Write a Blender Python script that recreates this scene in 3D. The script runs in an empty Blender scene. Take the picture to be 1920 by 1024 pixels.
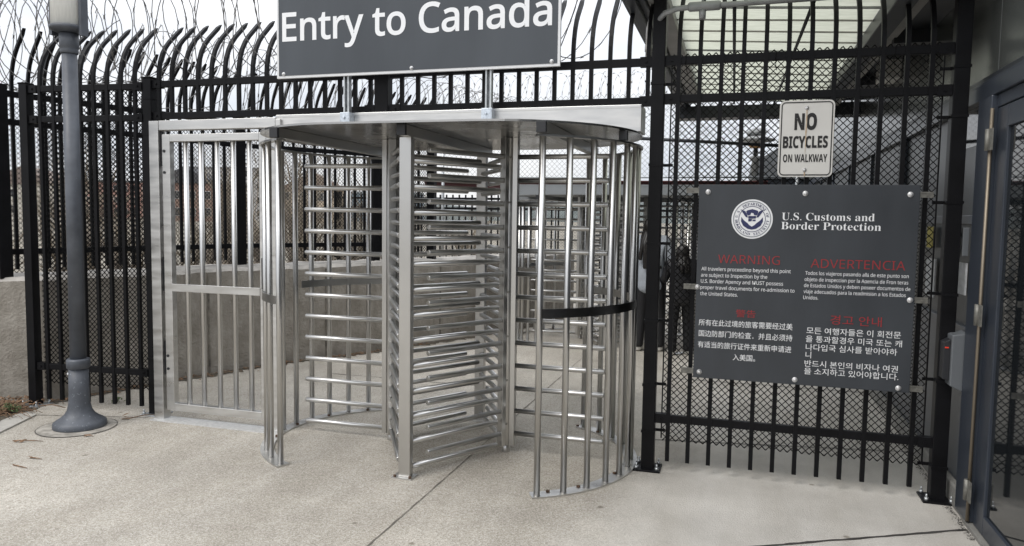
import bpy, bmesh, math, random
from mathutils import Vector, Matrix
R = math.radians
PI = math.pi
S = bpy.context.scene
COL = S.collection
random.seed(7)

# ------------------------------------------------------------------ camera
cd = bpy.data.cameras.new("camera"); cam = bpy.data.objects.new("camera", cd); COL.objects.link(cam)
F, PITCH, ROLL, YAW = 1400.0, .0742963, .0147483, .293153
def cam_axes():
    c, s = math.cos(YAW), math.sin(YAW)
    B = Matrix(((c, s, 0), (-s, c, 0), (0, 0, 1)))
    p = PITCH
    M = Matrix(((1, 0, 0), (0, -math.sin(p), -math.cos(p)), (0, math.cos(p), -math.sin(p))))
    c, s = math.cos(ROLL), math.sin(ROLL)
    return Matrix(((c, -s, 0), (s, c, 0), (0, 0, 1))) @ M @ B
N = cam_axes()
rt, dn, fw = Vector(N[0]), Vector(N[1]), Vector(N[2])
mw = Matrix((rt, -dn, -fw)).transposed().to_4x4(); mw.translation = (0, 0, 1.6)
cam.matrix_world = mw
cd.sensor_width = 36; cd.lens = 36 * F / 1920; cd.clip_end = 2000; cd.clip_start = .05
S.camera = cam

# ------------------------------------------------------------------ sky, sun, exposure
SUN_EL, SUN_AZ = R(52), R(215)          # azimuth: clockwise from +Y; light comes from behind left of the camera
w = bpy.data.worlds.new("World"); S.world = w; w.use_nodes = True
nt = w.node_tree; nt.nodes.clear()
out = nt.nodes.new('ShaderNodeOutputWorld')
sky = nt.nodes.new('ShaderNodeTexSky'); sky.sky_type = 'NISHITA'; sky.sun_disc = False
sky.sun_elevation = SUN_EL; sky.sun_rotation = SUN_AZ
b1 = nt.nodes.new('ShaderNodeBackground'); b1.inputs[1].default_value = .1
nt.links.new(sky.outputs[0], b1.inputs[0])
tc = nt.nodes.new('ShaderNodeTexCoord'); mp = nt.nodes.new('ShaderNodeMapping'); mp.inputs['Scale'].default_value = (1.2, 1.2, 4)
ns = nt.nodes.new('ShaderNodeTexNoise'); ns.inputs['Scale'].default_value = 2.2; ns.inputs['Detail'].default_value = 6
nt.links.new(tc.outputs['Generated'], mp.inputs[0]); nt.links.new(mp.outputs[0], ns.inputs['Vector'])
cr = nt.nodes.new('ShaderNodeValToRGB')
cr.color_ramp.elements[0].position = .3; cr.color_ramp.elements[0].color = (.63, .67, .745, 1)
cr.color_ramp.elements[1].position = .65; cr.color_ramp.elements[1].color = (.90, .905, .92, 1)
nt.links.new(ns.outputs[0], cr.inputs[0])
b2 = nt.nodes.new('ShaderNodeBackground'); b2.inputs[1].default_value = 1.0
nt.links.new(cr.outputs[0], b2.inputs[0])
sz = nt.nodes.new('ShaderNodeSeparateXYZ'); nt.links.new(tc.outputs['Generated'], sz.inputs[0])
zr = nt.nodes.new('ShaderNodeMapRange'); zr.inputs[1].default_value = .05; zr.inputs[2].default_value = 1; zr.inputs[3].default_value = .95; zr.inputs[4].default_value = 2.3
nt.links.new(sz.outputs[2], zr.inputs[0]); nt.links.new(zr.outputs[0], b2.inputs[1])      # overcast: the zenith is brighter than the horizon
mx = nt.nodes.new('ShaderNodeMixShader'); mx.inputs[0].default_value = .9
nt.links.new(b1.outputs[0], mx.inputs[1]); nt.links.new(b2.outputs[0], mx.inputs[2]); nt.links.new(mx.outputs[0], out.inputs[0])
sl = bpy.data.lights.new("sun", 'SUN'); sl.energy = 1.2; sl.angle = R(30); sl.color = (1, .95, .88)
so = bpy.data.objects.new("sun", sl); COL.objects.link(so)
sd = Vector((math.sin(SUN_AZ) * math.cos(SUN_EL), math.cos(SUN_AZ) * math.cos(SUN_EL), math.sin(SUN_EL)))
so.rotation_euler = sd.to_track_quat('Z', 'Y').to_euler(); so.location = (-6, -6, 12)
S.view_settings.view_transform = 'Standard'; S.view_settings.look = 'None'
S.view_settings.gamma = 1; S.view_settings.exposure = .27
S.render.film_transparent = False
S.cycles.max_bounces = 8

# ------------------------------------------------------------------ materials
def mat(name, col, rough=.5, metal=0, var=0, vscale=8, bump=0, bscale=60, spec=.5, stretch=None, col2=None, vdet=5, rvar=0):
    m = bpy.data.materials.new(name); m.use_nodes = True; t = m.node_tree; b = t.nodes['Principled BSDF']
    b.inputs['Base Color'].default_value = (*col, 1); b.inputs['Roughness'].default_value = rough
    b.inputs['Metallic'].default_value = metal; b.inputs['Specular IOR Level'].default_value = spec
    co = t.nodes.new('ShaderNodeTexCoord'); src = co.outputs['Object']
    if stretch:
        g = t.nodes.new('ShaderNodeMapping'); g.inputs['Scale'].default_value = stretch
        t.links.new(src, g.inputs[0]); src = g.outputs[0]
    if var or col2 or rvar:
        n = t.nodes.new('ShaderNodeTexNoise'); n.inputs['Scale'].default_value = vscale; n.inputs['Detail'].default_value = vdet
        t.links.new(src, n.inputs['Vector'])
        if var or col2:
            r = t.nodes.new('ShaderNodeValToRGB')
            a = tuple(max(0, c * (1 - var)) for c in col); z = col2 or tuple(min(1, c * (1 + var)) for c in col)
            r.color_ramp.elements[0].position = .3; r.color_ramp.elements[0].color = (*a, 1)
            r.color_ramp.elements[1].position = .7; r.color_ramp.elements[1].color = (*z, 1)
            t.links.new(n.outputs[0], r.inputs[0]); t.links.new(r.outputs[0], b.inputs['Base Color'])
        if rvar:
            q = t.nodes.new('ShaderNodeMapRange'); q.inputs[3].default_value = max(0.02, rough - rvar); q.inputs[4].default_value = rough + rvar
            q.inputs[1].default_value = .3; q.inputs[2].default_value = .7
            t.links.new(n.outputs[0], q.inputs[0]); t.links.new(q.outputs[0], b.inputs['Roughness'])
    if bump:
        n2 = t.nodes.new('ShaderNodeTexNoise'); n2.inputs['Scale'].default_value = bscale; n2.inputs['Detail'].default_value = 4
        t.links.new(src, n2.inputs['Vector'])
        bp = t.nodes.new('ShaderNodeBump'); bp.inputs['Strength'].default_value = bump; bp.inputs['Distance'].default_value = .01
        t.links.new(n2.outputs[0], bp.inputs['Height']); t.links.new(bp.outputs[0], b.inputs['Normal'])
    return m

M = {}
M['black'] = mat('black_paint', (.006, .006, .007), .42, var=.35, vscale=6, bump=.05, bscale=90, spec=.16)
M['blackwire'] = mat('black_vinyl', (.006, .006, .006), .5, spec=.14)
M['steel'] = mat('stainless', (.56, .555, .54), .285, 1, var=.04, vscale=4)
M['brushed'] = mat('brushed_stainless', (.62, .615, .60), .38, 1, var=.11, vscale=5, stretch=(.8, 3, 5), rvar=.11)
M['plate'] = mat('cover_plate_steel', (.42, .41, .395), .24, 1, var=.15, vscale=3, rvar=.1)
M['band'] = mat('band_dark_reflection', (.15, .147, .142), .28, 1, var=.2, vscale=5)  # same stainless band, with its dark reflection put into the base colour
M['darkcap'] = mat('dark_plastic', (.02, .021, .024), .5)
M['galv_dull'] = mat('galvanised_dull', (.20, .195, .175), .55, .5, var=.25, vscale=40)
M['galv'] = mat('galvanised', (.52, .54, .55), .42, .85, var=.2, vscale=30, rvar=.1)
M['zinc'] = mat('zinc_bracket', (.62, .67, .72), .35, .8, var=.2, vscale=60)
M['wire'] = mat('razor_wire', (.20, .195, .19), .45, .6, var=.25, vscale=12)
M['lamp_paint'] = mat('lamp_blue_grey', (.074, .082, .097), .45, var=.22, vscale=9, bump=.12, bscale=40)
def scuffs(m, lvl, scale, col):
    t = m.node_tree; b = t.nodes['Principled BSDF']; L = t.links.new
    co = t.nodes.new('ShaderNodeTexCoord'); n = t.nodes.new('ShaderNodeTexNoise'); n.inputs['Scale'].default_value = scale; n.inputs['Detail'].default_value = 7; n.inputs['Roughness'].default_value = .7
    L(co.outputs['Object'], n.inputs['Vector'])
    r = t.nodes.new('ShaderNodeMapRange'); r.inputs[1].default_value = lvl; r.inputs[2].default_value = lvl + .04; L(n.outputs[0], r.inputs[0])
    mx = t.nodes.new('ShaderNodeMix'); mx.data_type = 'RGBA'; src = b.inputs['Base Color'].links[0].from_socket
    L(r.outputs[0], mx.inputs[0]); L(src, mx.inputs[6]); mx.inputs[7].default_value = (*col, 1); L(mx.outputs[2], b.inputs['Base Color'])
scuffs(M['lamp_paint'], .68, 26, (.26, .29, .32))
M['lamp_base'] = mat('lamp_base_paint', (.074, .082, .097), .5, var=.25, vscale=9, bump=.2, bscale=40)
scuffs(M['lamp_base'], .615, 55, (.24, .27, .30))
M['lamp_frost'] = mat('lamp_frosted', (.84, .85, .82), .25, var=.06, vscale=12, stretch=(6, 6, 1))
M['sign_grey'] = mat('sign_grey', (.052, .060, .070), .42, var=.16, vscale=2, stretch=(1.5, 1, .5), rvar=.08)
M['sign_dark'] = mat('sign_charcoal', (.040, .045, .052), .40, var=.18, vscale=2.5, stretch=(1.5, 1, .6), rvar=.08)
M['sign_white'] = mat('sign_white', (.62, .61, .58), .4, var=.06, vscale=5)
M['letter'] = mat('letter_white', (.80, .81, .82), .5)
M['letter_red'] = mat('letter_red', (.30, .028, .032), .5)
M['letter_black'] = mat('letter_black', (.012, .011, .011), .5)
M['navy'] = mat('seal_navy', (.025, .03, .10), .5)
M['sealgrey'] = mat('seal_grey', (.28, .30, .32), .5)
M['rusty'] = mat('rusty_bolt', (.11, .065, .04), .7, .3, var=.5, vscale=60)
M['rust'] = mat('rust_stain', (.42, .28, .16), .7, col2=(.55, .48, .38), vscale=50)
M['alu'] = mat('aluminium_edge', (.70, .70, .70), .4, .4)
M['concrete_wall'] = None
M['bldg'] = mat('building_blue_grey', (.033, .040, .053), .32, var=.12, vscale=3)
M['bldg_light'] = mat('panel_pale', (.062, .067, .064), .22, var=.15, vscale=1.5)
M['beam'] = mat('canopy_dark', (.020, .023, .028), .4, var=.2, vscale=4)
M['gutter'] = mat('gutter_pale', (.34, .33, .31), .5, var=.15, vscale=6)
M['glass'] = mat('dark_glass', (.010, .012, .014), .04, spec=.9)
M['dull_glass'] = mat('dulled_glass', (.035, .04, .045), .32, var=.3, vscale=3, spec=.25)  # plain window glass, finish dulled to hold back the white sky reflection
M['curb'] = mat('curb_concrete', (.20, .195, .18), .9, var=.25, vscale=7, bump=.3, bscale=50)
M['conduit'] = mat('conduit_grey', (.30, .31, .31), .5, .3, var=.15, vscale=10)
M['plastic_grey'] = mat('device_grey', (.125, .135, .145), .45)
M['paper'] = mat('paper', (.42, .43, .44), .7, var=.2, vscale=30)
M['yellow'] = mat('yellow_notice', (.30, .25, .03), .6, var=.3, vscale=40)
M['maroon'] = mat('maroon_steel', (.10, .028, .028), .55, var=.2, vscale=3)
M['grey_steel'] = mat('grey_header', (.22, .23, .235), .5, .1, var=.1, vscale=3)
M['skin'] = mat('skin', (.50, .30, .22), .55)
M['hair'] = mat('hair', (.012, .010, .009), .45, var=.3, vscale=60, stretch=(8, 8, 1))
M['jacket'] = mat('pale_jacket', (.34, .37, .41), .8, var=.12, vscale=14, bump=.3, bscale=18)
M['coat'] = mat('dark_coat', (.012, .012, .015), .55, var=.3, vscale=14, bump=.5, bscale=14)
M['trousers'] = mat('black_trousers', (.012, .012, .014), .8, bump=.3, bscale=20)
M['shoe'] = mat('white_shoe', (.68, .67, .64), .6)
M['bark'] = mat('bark', (.17, .145, .12), .9, var=.3, vscale=10)
M['twigs'] = mat('twig_brown', (.23, .195, .15), .9, var=.35, vscale=2)
M['leaf_dry'] = mat('dry_leaf', (.17, .10, .055), .8, var=.5, vscale=25)
M['leaf_green'] = mat('weed_leaf', (.06, .09, .025), .7, var=.4, vscale=20)
M['dirt'] = mat('dirt', (.09, .075, .055), .95, var=.45, vscale=18, bump=.6, bscale=60)
M['joint'] = mat('joint_filler', (.045, .042, .038), .9, var=.4, vscale=20)
M['joint_pale'] = mat('tooled_joint', (.17, .155, .13), .95, var=.5, vscale=14)
M['slab'] = mat('pale_slab', (.40, .385, .35), .9, var=.12, vscale=12, bump=.2, bscale=120)
M['red_led'] = mat('red_indicator', (.8, .05, .02), .4)
b = M['red_led'].node_tree.nodes['Principled BSDF']; b.inputs['Emission Color'].default_value = (1, .06, .02, 1); b.inputs['Emission Strength'].default_value = .06

def skylight_mat():
    m = bpy.data.materials.new('skylight_sheet'); m.use_nodes = True; t = m.node_tree; t.nodes.clear()
    o = t.nodes.new('ShaderNodeOutputMaterial'); d = t.nodes.new('ShaderNodeBsdfDiffuse'); tr = t.nodes.new('ShaderNodeBsdfTranslucent'); mxx = t.nodes.new('ShaderNodeMixShader')
    co = t.nodes.new('ShaderNodeTexCoord'); g = t.nodes.new('ShaderNodeMapping'); g.inputs['Scale'].default_value = (3, 14, 3)
    n = t.nodes.new('ShaderNodeTexNoise'); n.inputs['Scale'].default_value = 3; n.inputs['Detail'].default_value = 6
    r = t.nodes.new('ShaderNodeValToRGB'); r.color_ramp.elements[0].position = .3; r.color_ramp.elements[1].position = .7
    r.color_ramp.elements[0].color = (.44, .455, .375, 1); r.color_ramp.elements[1].color = (.54, .555, .465, 1)
    t.links.new(co.outputs['Object'], g.inputs[0]); t.links.new(g.outputs[0], n.inputs['Vector']); t.links.new(n.outputs[0], r.inputs[0])
    t.links.new(r.outputs[0], d.inputs[0]); t.links.new(r.outputs[0], tr.inputs[0]); mxx.inputs[0].default_value = .8
    t.links.new(d.outputs[0], mxx.inputs[1]); t.links.new(tr.outputs[0], mxx.inputs[2]); t.links.new(mxx.outputs[0], o.inputs[0])
    return m
M['skylight'] = skylight_mat()

def ground_mat():
    m = bpy.data.materials.new('aggregate_concrete'); m.use_nodes = True; t = m.node_tree; b = t.nodes['Principled BSDF']
    L = t.links.new
    co = t.nodes.new('ShaderNodeTexCoord')
    v = t.nodes.new('ShaderNodeTexVoronoi'); v.inputs['Scale'].default_value = 170; L(co.outputs['Object'], v.inputs['Vector'])
    sep = t.nodes.new('ShaderNodeSeparateColor'); L(v.outputs['Color'], sep.inputs[0])
    r = t.nodes.new('ShaderNodeValToRGB'); e = r.color_ramp
    e.elements[0].position = 0; e.elements[0].color = (.27, .248, .208, 1)
    e.elements[1].position = 1; e.elements[1].color = (.55, .525, .475, 1)
    x = e.elements.new(.35); x.color = (.38, .353, .305, 1); x = e.elements.new(.75); x.color = (.45, .42, .368, 1)
    L(sep.outputs[0], r.inputs[0])
    # fine smooth slab colour
    n2 = t.nodes.new('ShaderNodeTexNoise'); n2.inputs['Scale'].default_value = 130; n2.inputs['Detail'].default_value = 4; L(co.outputs['Object'], n2.inputs['Vector'])
    r2 = t.nodes.new('ShaderNodeValToRGB'); r2.color_ramp.elements[0].position = .3; r2.color_ramp.elements[1].position = .7
    r2.color_ramp.elements[0].color = (.47, .45, .41, 1); r2.color_ramp.elements[1].color = (.57, .55, .51, 1); L(n2.outputs[0], r2.inputs[0])
    # where each finish lies (worn boundary around x = -0.55)
    sx = t.nodes.new('ShaderNodeSeparateXYZ'); L(co.outputs['Object'], sx.inputs[0])
    n3 = t.nodes.new('ShaderNodeTexNoise'); n3.inputs['Scale'].default_value = 1.6; n3.inputs['Detail'].default_value = 5; L(co.outputs['Object'], n3.inputs['Vector'])
    ad = t.nodes.new('ShaderNodeMath'); ad.operation = 'MULTIPLY_ADD'; ad.inputs[1].default_value = .8; L(n3.outputs[0], ad.inputs[0]); L(sx.outputs[0], ad.inputs[2])
    mr = t.nodes.new('ShaderNodeMapRange'); mr.inputs[1].default_value = -.45; mr.inputs[2].default_value = .25; L(ad.outputs[0], mr.inputs[0])
    mx = t.nodes.new('ShaderNodeMix'); mx.data_type = 'RGBA'; L(mr.outputs[0], mx.inputs[0]); L(r.outputs[0], mx.inputs[6]); L(r2.outputs[0], mx.inputs[7])
    # blotches and stains
    n4 = t.nodes.new('ShaderNodeTexNoise'); n4.inputs['Scale'].default_value = 1.1; n4.inputs['Detail'].default_value = 8; n4.inputs['Roughness'].default_value = .65; L(co.outputs['Object'], n4.inputs['Vector'])
    r4 = t.nodes.new('ShaderNodeValToRGB'); r4.color_ramp.elements[0].position = .32; r4.color_ramp.elements[1].position = .68
    r4.color_ramp.elements[0].color = (.80, .795, .79, 1); r4.color_ramp.elements[1].color = (1.12, 1.12, 1.115, 1); L(n4.outputs[0], r4.inputs[0])
    ml = t.nodes.new('ShaderNodeMix'); ml.data_type = 'RGBA'; ml.blend_type = 'MULTIPLY'; ml.inputs[0].default_value = 1
    L(mx.outputs[2], ml.inputs[6]); L(r4.outputs[0], ml.inputs[7])
    # small dark gum spots
    v5 = t.nodes.new('ShaderNodeTexVoronoi'); v5.inputs['Scale'].default_value = 2.3; L(co.outputs['Object'], v5.inputs['Vector'])
    r5 = t.nodes.new('ShaderNodeValToRGB'); r5.color_ramp.elements[0].position = .025; r5.color_ramp.elements[1].position = .05
    r5.color_ramp.elements[0].color = (.55, .53, .5, 1); r5.color_ramp.elements[1].color = (1, 1, 1, 1); L(v5.outputs['Distance'], r5.inputs[0])
    m5 = t.nodes.new('ShaderNodeMix'); m5.data_type = 'RGBA'; m5.blend_type = 'MULTIPLY'; m5.inputs[0].default_value = 1
    L(ml.outputs[2], m5.inputs[6]); L(r5.outputs[0], m5.inputs[7])
    # long worn streaks along the walking line
    g6 = t.nodes.new('ShaderNodeMapping'); g6.inputs['Scale'].default_value = (2.4, .5, 1); g6.inputs['Rotation'].default_value = (0, 0, .35); L(co.outputs['Object'], g6.inputs[0])
    n6 = t.nodes.new('ShaderNodeTexNoise'); n6.inputs['Scale'].default_value = 1.3; n6.inputs['Detail'].default_value = 7; n6.inputs['Roughness'].default_value = .6; L(g6.outputs[0], n6.inputs['Vector'])
    r6 = t.nodes.new('ShaderNodeValToRGB'); r6.color_ramp.elements[0].position = .36; r6.color_ramp.elements[1].position = .62
    r6.color_ramp.elements[0].color = (.90, .89, .88, 1); r6.color_ramp.elements[1].color = (1.05, 1.05, 1.06, 1); L(n6.outputs[0], r6.inputs[0])
    m6 = t.nodes.new('ShaderNodeMix'); m6.data_type = 'RGBA'; m6.blend_type = 'MULTIPLY'; m6.inputs[0].default_value = 1
    L(m5.outputs[2], m6.inputs[6]); L(r6.outputs[0], m6.inputs[7])
    L(m6.outputs[2], b.inputs['Base Color']); b.inputs['Roughness'].default_value = .88; b.inputs['Specular IOR Level'].default_value = .25
    bp = t.nodes.new('ShaderNodeBump'); bp.inputs['Strength'].default_value = .35; bp.inputs['Distance'].default_value = .006
    L(v.outputs['Distance'], bp.inputs['Height']); L(bp.outputs[0], b.inputs['Normal'])
    return m
M['ground'] = ground_mat()

def wall_mat():
    m = bpy.data.materials.new('old_concrete'); m.use_nodes = True; t = m.node_tree; b = t.nodes['Principled BSDF']; L = t.links.new
    co = t.nodes.new('ShaderNodeTexCoord')
    n = t.nodes.new('ShaderNodeTexNoise'); n.inputs['Scale'].default_value = 2.8; n.inputs['Detail'].default_value = 10; n.inputs['Roughness'].default_value = .78; L(co.outputs['Object'], n.inputs['Vector'])
    r = t.nodes.new('ShaderNodeValToRGB'); r.color_ramp.elements[0].position = .36; r.color_ramp.elements[1].position = .64
    r.color_ramp.elements[0].color = (.20, .18, .15, 1); r.color_ramp.elements[1].color = (.36, .335, .295, 1); L(n.outputs[0], r.inputs[0])
    g = t.nodes.new('ShaderNodeMapping'); g.inputs['Scale'].default_value = (7, 7, .7); L(co.outputs['Object'], g.inputs[0])
    n2 = t.nodes.new('ShaderNodeTexNoise'); n2.inputs['Scale'].default_value = 1.5; n2.inputs['Detail'].default_value = 6; L(g.outputs[0], n2.inputs['Vector'])
    r2 = t.nodes.new('ShaderNodeValToRGB'); r2.color_ramp.elements[0].position = .35; r2.color_ramp.elements[1].position = .65
    r2.color_ramp.elements[0].color = (.86, .85, .84, 1); r2.color_ramp.elements[1].color = (1.05, 1.05, 1.05, 1); L(n2.outputs[0], r2.inputs[0])
    ml = t.nodes.new('ShaderNodeMix'); ml.data_type = 'RGBA'; ml.blend_type = 'MULTIPLY'; ml.inputs[0].default_value = 1
    L(r.outputs[0], ml.inputs[6]); L(r2.outputs[0], ml.inputs[7])
    L(ml.outputs[2], b.inputs['Base Color']); b.inputs['Roughness'].default_value = .95
    n3 = t.nodes.new('ShaderNodeTexNoise'); n3.inputs['Scale'].default_value = 45; n3.inputs['Detail'].default_value = 6; L(co.outputs['Object'], n3.inputs['Vector'])
    bp = t.nodes.new('ShaderNodeBump'); bp.inputs['Strength'].default_value = .6; bp.inputs['Distance'].default_value = .014
    L(n3.outputs[0], bp.inputs['Height']); L(bp.outputs[0], b.inputs['Normal'])
    return m
M['concrete_wall'] = wall_mat()
M['wall_cap'] = mat('wall_cap_render', (.36, .34, .31), .95, var=.3, vscale=6, bump=.5, bscale=30)
M['far_ground'] = mat('scrub_ground', (.19, .17, .135), .95, var=.45, vscale=.15, bump=.4, bscale=2)

# ------------------------------------------------------------------ mesh helpers
def tag(o, label=None, cat=None, group=None, kind=None):
    if label: o['label'] = label
    if cat: o['category'] = cat
    if group: o['group'] = group
    if kind: o['kind'] = kind
    return o
def thing(name, label, cat, loc=(0, 0, 0), rz=0, group=None):
    o = bpy.data.objects.new(name, None); COL.objects.link(o)
    o.location = loc; o.rotation_euler = (0, 0, rz); o.empty_display_size = .1
    return tag(o, label, cat, group)
class MB:
    def __init__(s): s.v = []; s.f = []; s.sm = []; s.mi = []; s.m = 0
    def add(s, vs, fs, smooth=False):
        k = len(s.v); s.v += [tuple(v) for v in vs]
        for f in fs: s.f.append(tuple(i + k for i in f)); s.sm.append(smooth); s.mi.append(s.m)
        return s
    def box(s, x0, x1, y0, y1, z0, z1):
        vs = [(x, y, z) for z in (z0, z1) for y in (y0, y1) for x in (x0, x1)]
        return s.add(vs, [(0, 2, 3, 1), (4, 5, 7, 6), (0, 1, 5, 4), (2, 6, 7, 3), (0, 4, 6, 2), (1, 3, 7, 5)])
    def tube(s, pts, r, n=12, caps=True, smooth=True, roll=0):
        pts = [Vector(p) for p in pts]; rs = r if isinstance(r, (list, tuple)) else [r] * len(pts)
        k = len(s.v); up = None
        for i, p in enumerate(pts):
            d = (pts[min(i + 1, len(pts) - 1)] - pts[max(i - 1, 0)]).normalized()
            if up is None:
                a = Vector((0, 0, 1)) if abs(d.z) < .9 else Vector((1, 0, 0)); up = (a - d * a.dot(d)).normalized()
            else:
                up = (up - d * up.dot(d)); up = up.normalized() if up.length > 1e-6 else d.orthogonal().normalized()
            sd_ = d.cross(up)
            for j in range(n):
                t = 2 * PI * j / n + roll
                s.v.append(tuple(p + (up * math.cos(t) + sd_ * math.sin(t)) * rs[i]))
        for i in range(len(pts) - 1):
            for j in range(n):
                a = k + i * n + j; b_ = k + i * n + (j + 1) % n
                s.f.append((a, b_, b_ + n, a + n)); s.sm.append(smooth); s.mi.append(s.m)
        if caps:
            s.f.append(tuple(k + j for j in range(n))[::-1]); s.sm.append(False); s.mi.append(s.m)
            e = k + (len(pts) - 1) * n; s.f.append(tuple(e + j for j in range(n))); s.sm.append(False); s.mi.append(s.m)
        return s
    def lathe(s, prof, c=(0, 0), n=32, smooth=True):
        k = len(s.v)
        for (r, z) in prof:
            for j in range(n):
                t = 2 * PI * j / n; s.v.append((c[0] + r * math.cos(t), c[1] + r * math.sin(t), z))
        for i in range(len(prof) - 1):
            for j in range(n):
                a = k + i * n + j; b_ = k + i * n + (j + 1) % n
                s.f.append((a, b_, b_ + n, a + n)); s.sm.append(smooth); s.mi.append(s.m)
        s.f.append(tuple(k + j for j in range(n))[::-1]); s.sm.append(False); s.mi.append(s.m)
        e = k + (len(prof) - 1) * n; s.f.append(tuple(e + j for j in range(n))); s.sm.append(False); s.mi.append(s.m)
        return s
    def prism(s, poly, z0, z1, smooth=False):           # poly in XY, counter-clockwise
        n = len(poly); vs = [(x, y, z0) for x, y in poly] + [(x, y, z1) for x, y in poly]
        s.add(vs, [tuple(range(n))[::-1], tuple(range(n, 2 * n))])
        return s.add(vs, [(i, (i + 1) % n, (i + 1) % n + n, i + n) for i in range(n)], smooth)
    def front(s, poly, y0, y1):                          # poly in XZ, thickness along Y
        n = len(poly); vs = [(x, y0, z) for x, z in poly] + [(x, y1, z) for x, z in poly]
        return s.add(vs, [tuple(range(n)), tuple(range(n, 2 * n))[::-1]] + [(i, i + n, (i + 1) % n + n, (i + 1) % n) for i in range(n)])
    def data(s, name, m, off=(0, 0, 0), bevel=0):
        me = bpy.data.meshes.new(name)
        me.from_pydata([(a - off[0], b_ - off[1], c - off[2]) for a, b_, c in s.v], [], s.f)
        for i, p in enumerate(me.polygons): p.use_smooth = s.sm[i]; p.material_index = s.mi[i]
        ms = m if isinstance(m, (list, tuple)) else [m]
        for q in ms: me.materials.append(M[q] if isinstance(q, str) else q)
        if bevel:
            bm = bmesh.new(); bm.from_mesh(me); bmesh.ops.recalc_face_normals(bm, faces=bm.faces)
            ed = [e for e in bm.edges if len(e.link_faces) == 2 and e.calc_face_angle(0) > .6]
            bmesh.ops.bevel(bm, geom=ed, offset=bevel, segments=2, affect='EDGES', profile=.5, clamp_overlap=True)
            bm.to_mesh(me); bm.free()
        me.update(); return me
    def obj(s, name, m, parent=None, bevel=0, local=False, off=None):
        o_ = off or ((0, 0, 0) if (parent is None or local) else wloc(parent))
        o = bpy.data.objects.new(name, s.data(name, m, o_, bevel)); COL.objects.link(o)
        if parent: o.parent = parent
        elif off: o.location = off
        return o
def wloc(p):
    v = Vector((0, 0, 0))
    while p is not None: v += Vector(p.location); p = p.parent
    return v
def put(name, me, parent, loc=(0, 0, 0), rz=0):
    o = bpy.data.objects.new(name, me); COL.objects.link(o); o.parent = parent; o.location = loc; o.rotation_euler = (0, 0, rz); return o
def copy_tree(o, parent=None):
    c = o.copy(); COL.objects.link(c); c.parent = parent
    for ch in [x for x in bpy.data.objects if x.parent == o]: copy_tree(ch, c)
    return c
def struct(name, mb, m, bevel=0):
    return tag(mb.obj(name, m, None, bevel), kind='structure')

def chainlink(x0, x1, z0, z1, p, r, y=0.0, n=4, zig=True):
    mb = MB(); nx = int((x1 - x0) / p); nz = int((z1 - z0) / p)
    for i in range(nx):
        pts = []
        for k in range(nz + 1):
            s = (k + i) % 2
            pts.append((x0 + (i + s) * p, y + (r * 1.0 if s else -r * 1.0), z0 + k * p))
        mb.tube(pts, r, n, smooth=True)
    return mb

# text ------------------------------------------------------------------
_cap = {}
def text_mb(body, bold=0.0, res=3):
    c = bpy.data.curves.new('lettering', 'FONT'); c.body = body; c.size = 1; c.offset = bold; c.resolution_u = res
    o = bpy.data.objects.new('lettering', c); COL.objects.link(o)
    dg = bpy.context.evaluated_depsgraph_get(); dg.update()
    me = bpy.data.meshes.new_from_object(o.evaluated_get(dg))
    vs = [tuple(v.co) for v in me.vertices]; fs = [tuple(p.vertices) for p in me.polygons]
    bpy.data.objects.remove(o); bpy.data.curves.remove(c); bpy.data.meshes.remove(me)
    return vs, fs
def cap_height(bold=0.0):
    if bold not in _cap:
        vs, _ = text_mb('H', bold); _cap[bold] = max(v[1] for v in vs) - min(v[1] for v in vs)
    return _cap[bold]
def lettering(lines, m, parent, y, bold=0.0, name='lettering'):
    """lines: (text, x0, x1, zbase, cap) - each line fitted to x0..x1 (x1 None: natural width) on the plane y"""
    for body, x0, x1, zb, cap in lines:
        mb = MB(); vs, fs = text_mb(body, bold)
        if not vs: continue
        a = min(v[0] for v in vs); b_ = max(v[0] for v in vs); ch = cap_height(bold)
        sz = cap / ch; sx = (x1 - x0) / (b_ - a) if x1 is not None else sz
        mb.add([(x0 + (v[0] - a) * sx, y, zb + v[1] * sz) for v in vs], fs)
        mb.obj(name, m, parent)
def sans(s, heavy=False):                                # humanist sans letter forms
    o = ''; A_, a_ = (0x1D5D4, 0x1D5EE) if heavy else (0x1D5A0, 0x1D5BA)
    for ch in s:
        if 'A' <= ch <= 'Z': o += chr(A_ + ord(ch) - 65)
        elif 'a' <= ch <= 'z': o += chr(a_ + ord(ch) - 97)
        else: o += ch
    return o
def serif(s):                                            # bold serif letter forms
    o = ''
    for ch in s:
        if 'A' <= ch <= 'Z': o += chr(0x1D400 + ord(ch) - 65)
        elif 'a' <= ch <= 'z': o += chr(0x1D41A + ord(ch) - 97)
        else: o += ch
    return o
def bolt(parent, x, y, z, r=.012, m='alu', name='bolt'):
    mb = MB().tube([(x, y, z), (x, y - .003, z), (x, y - .003, z)], [r, r, r * .9], 16)
    mb.tube([(x, y - .003, z), (x, y - .009, z), (x, y - .011, z)], [r * .62, r * .55, r * .3], 12)
    return mb.obj(name, m, parent)

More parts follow.
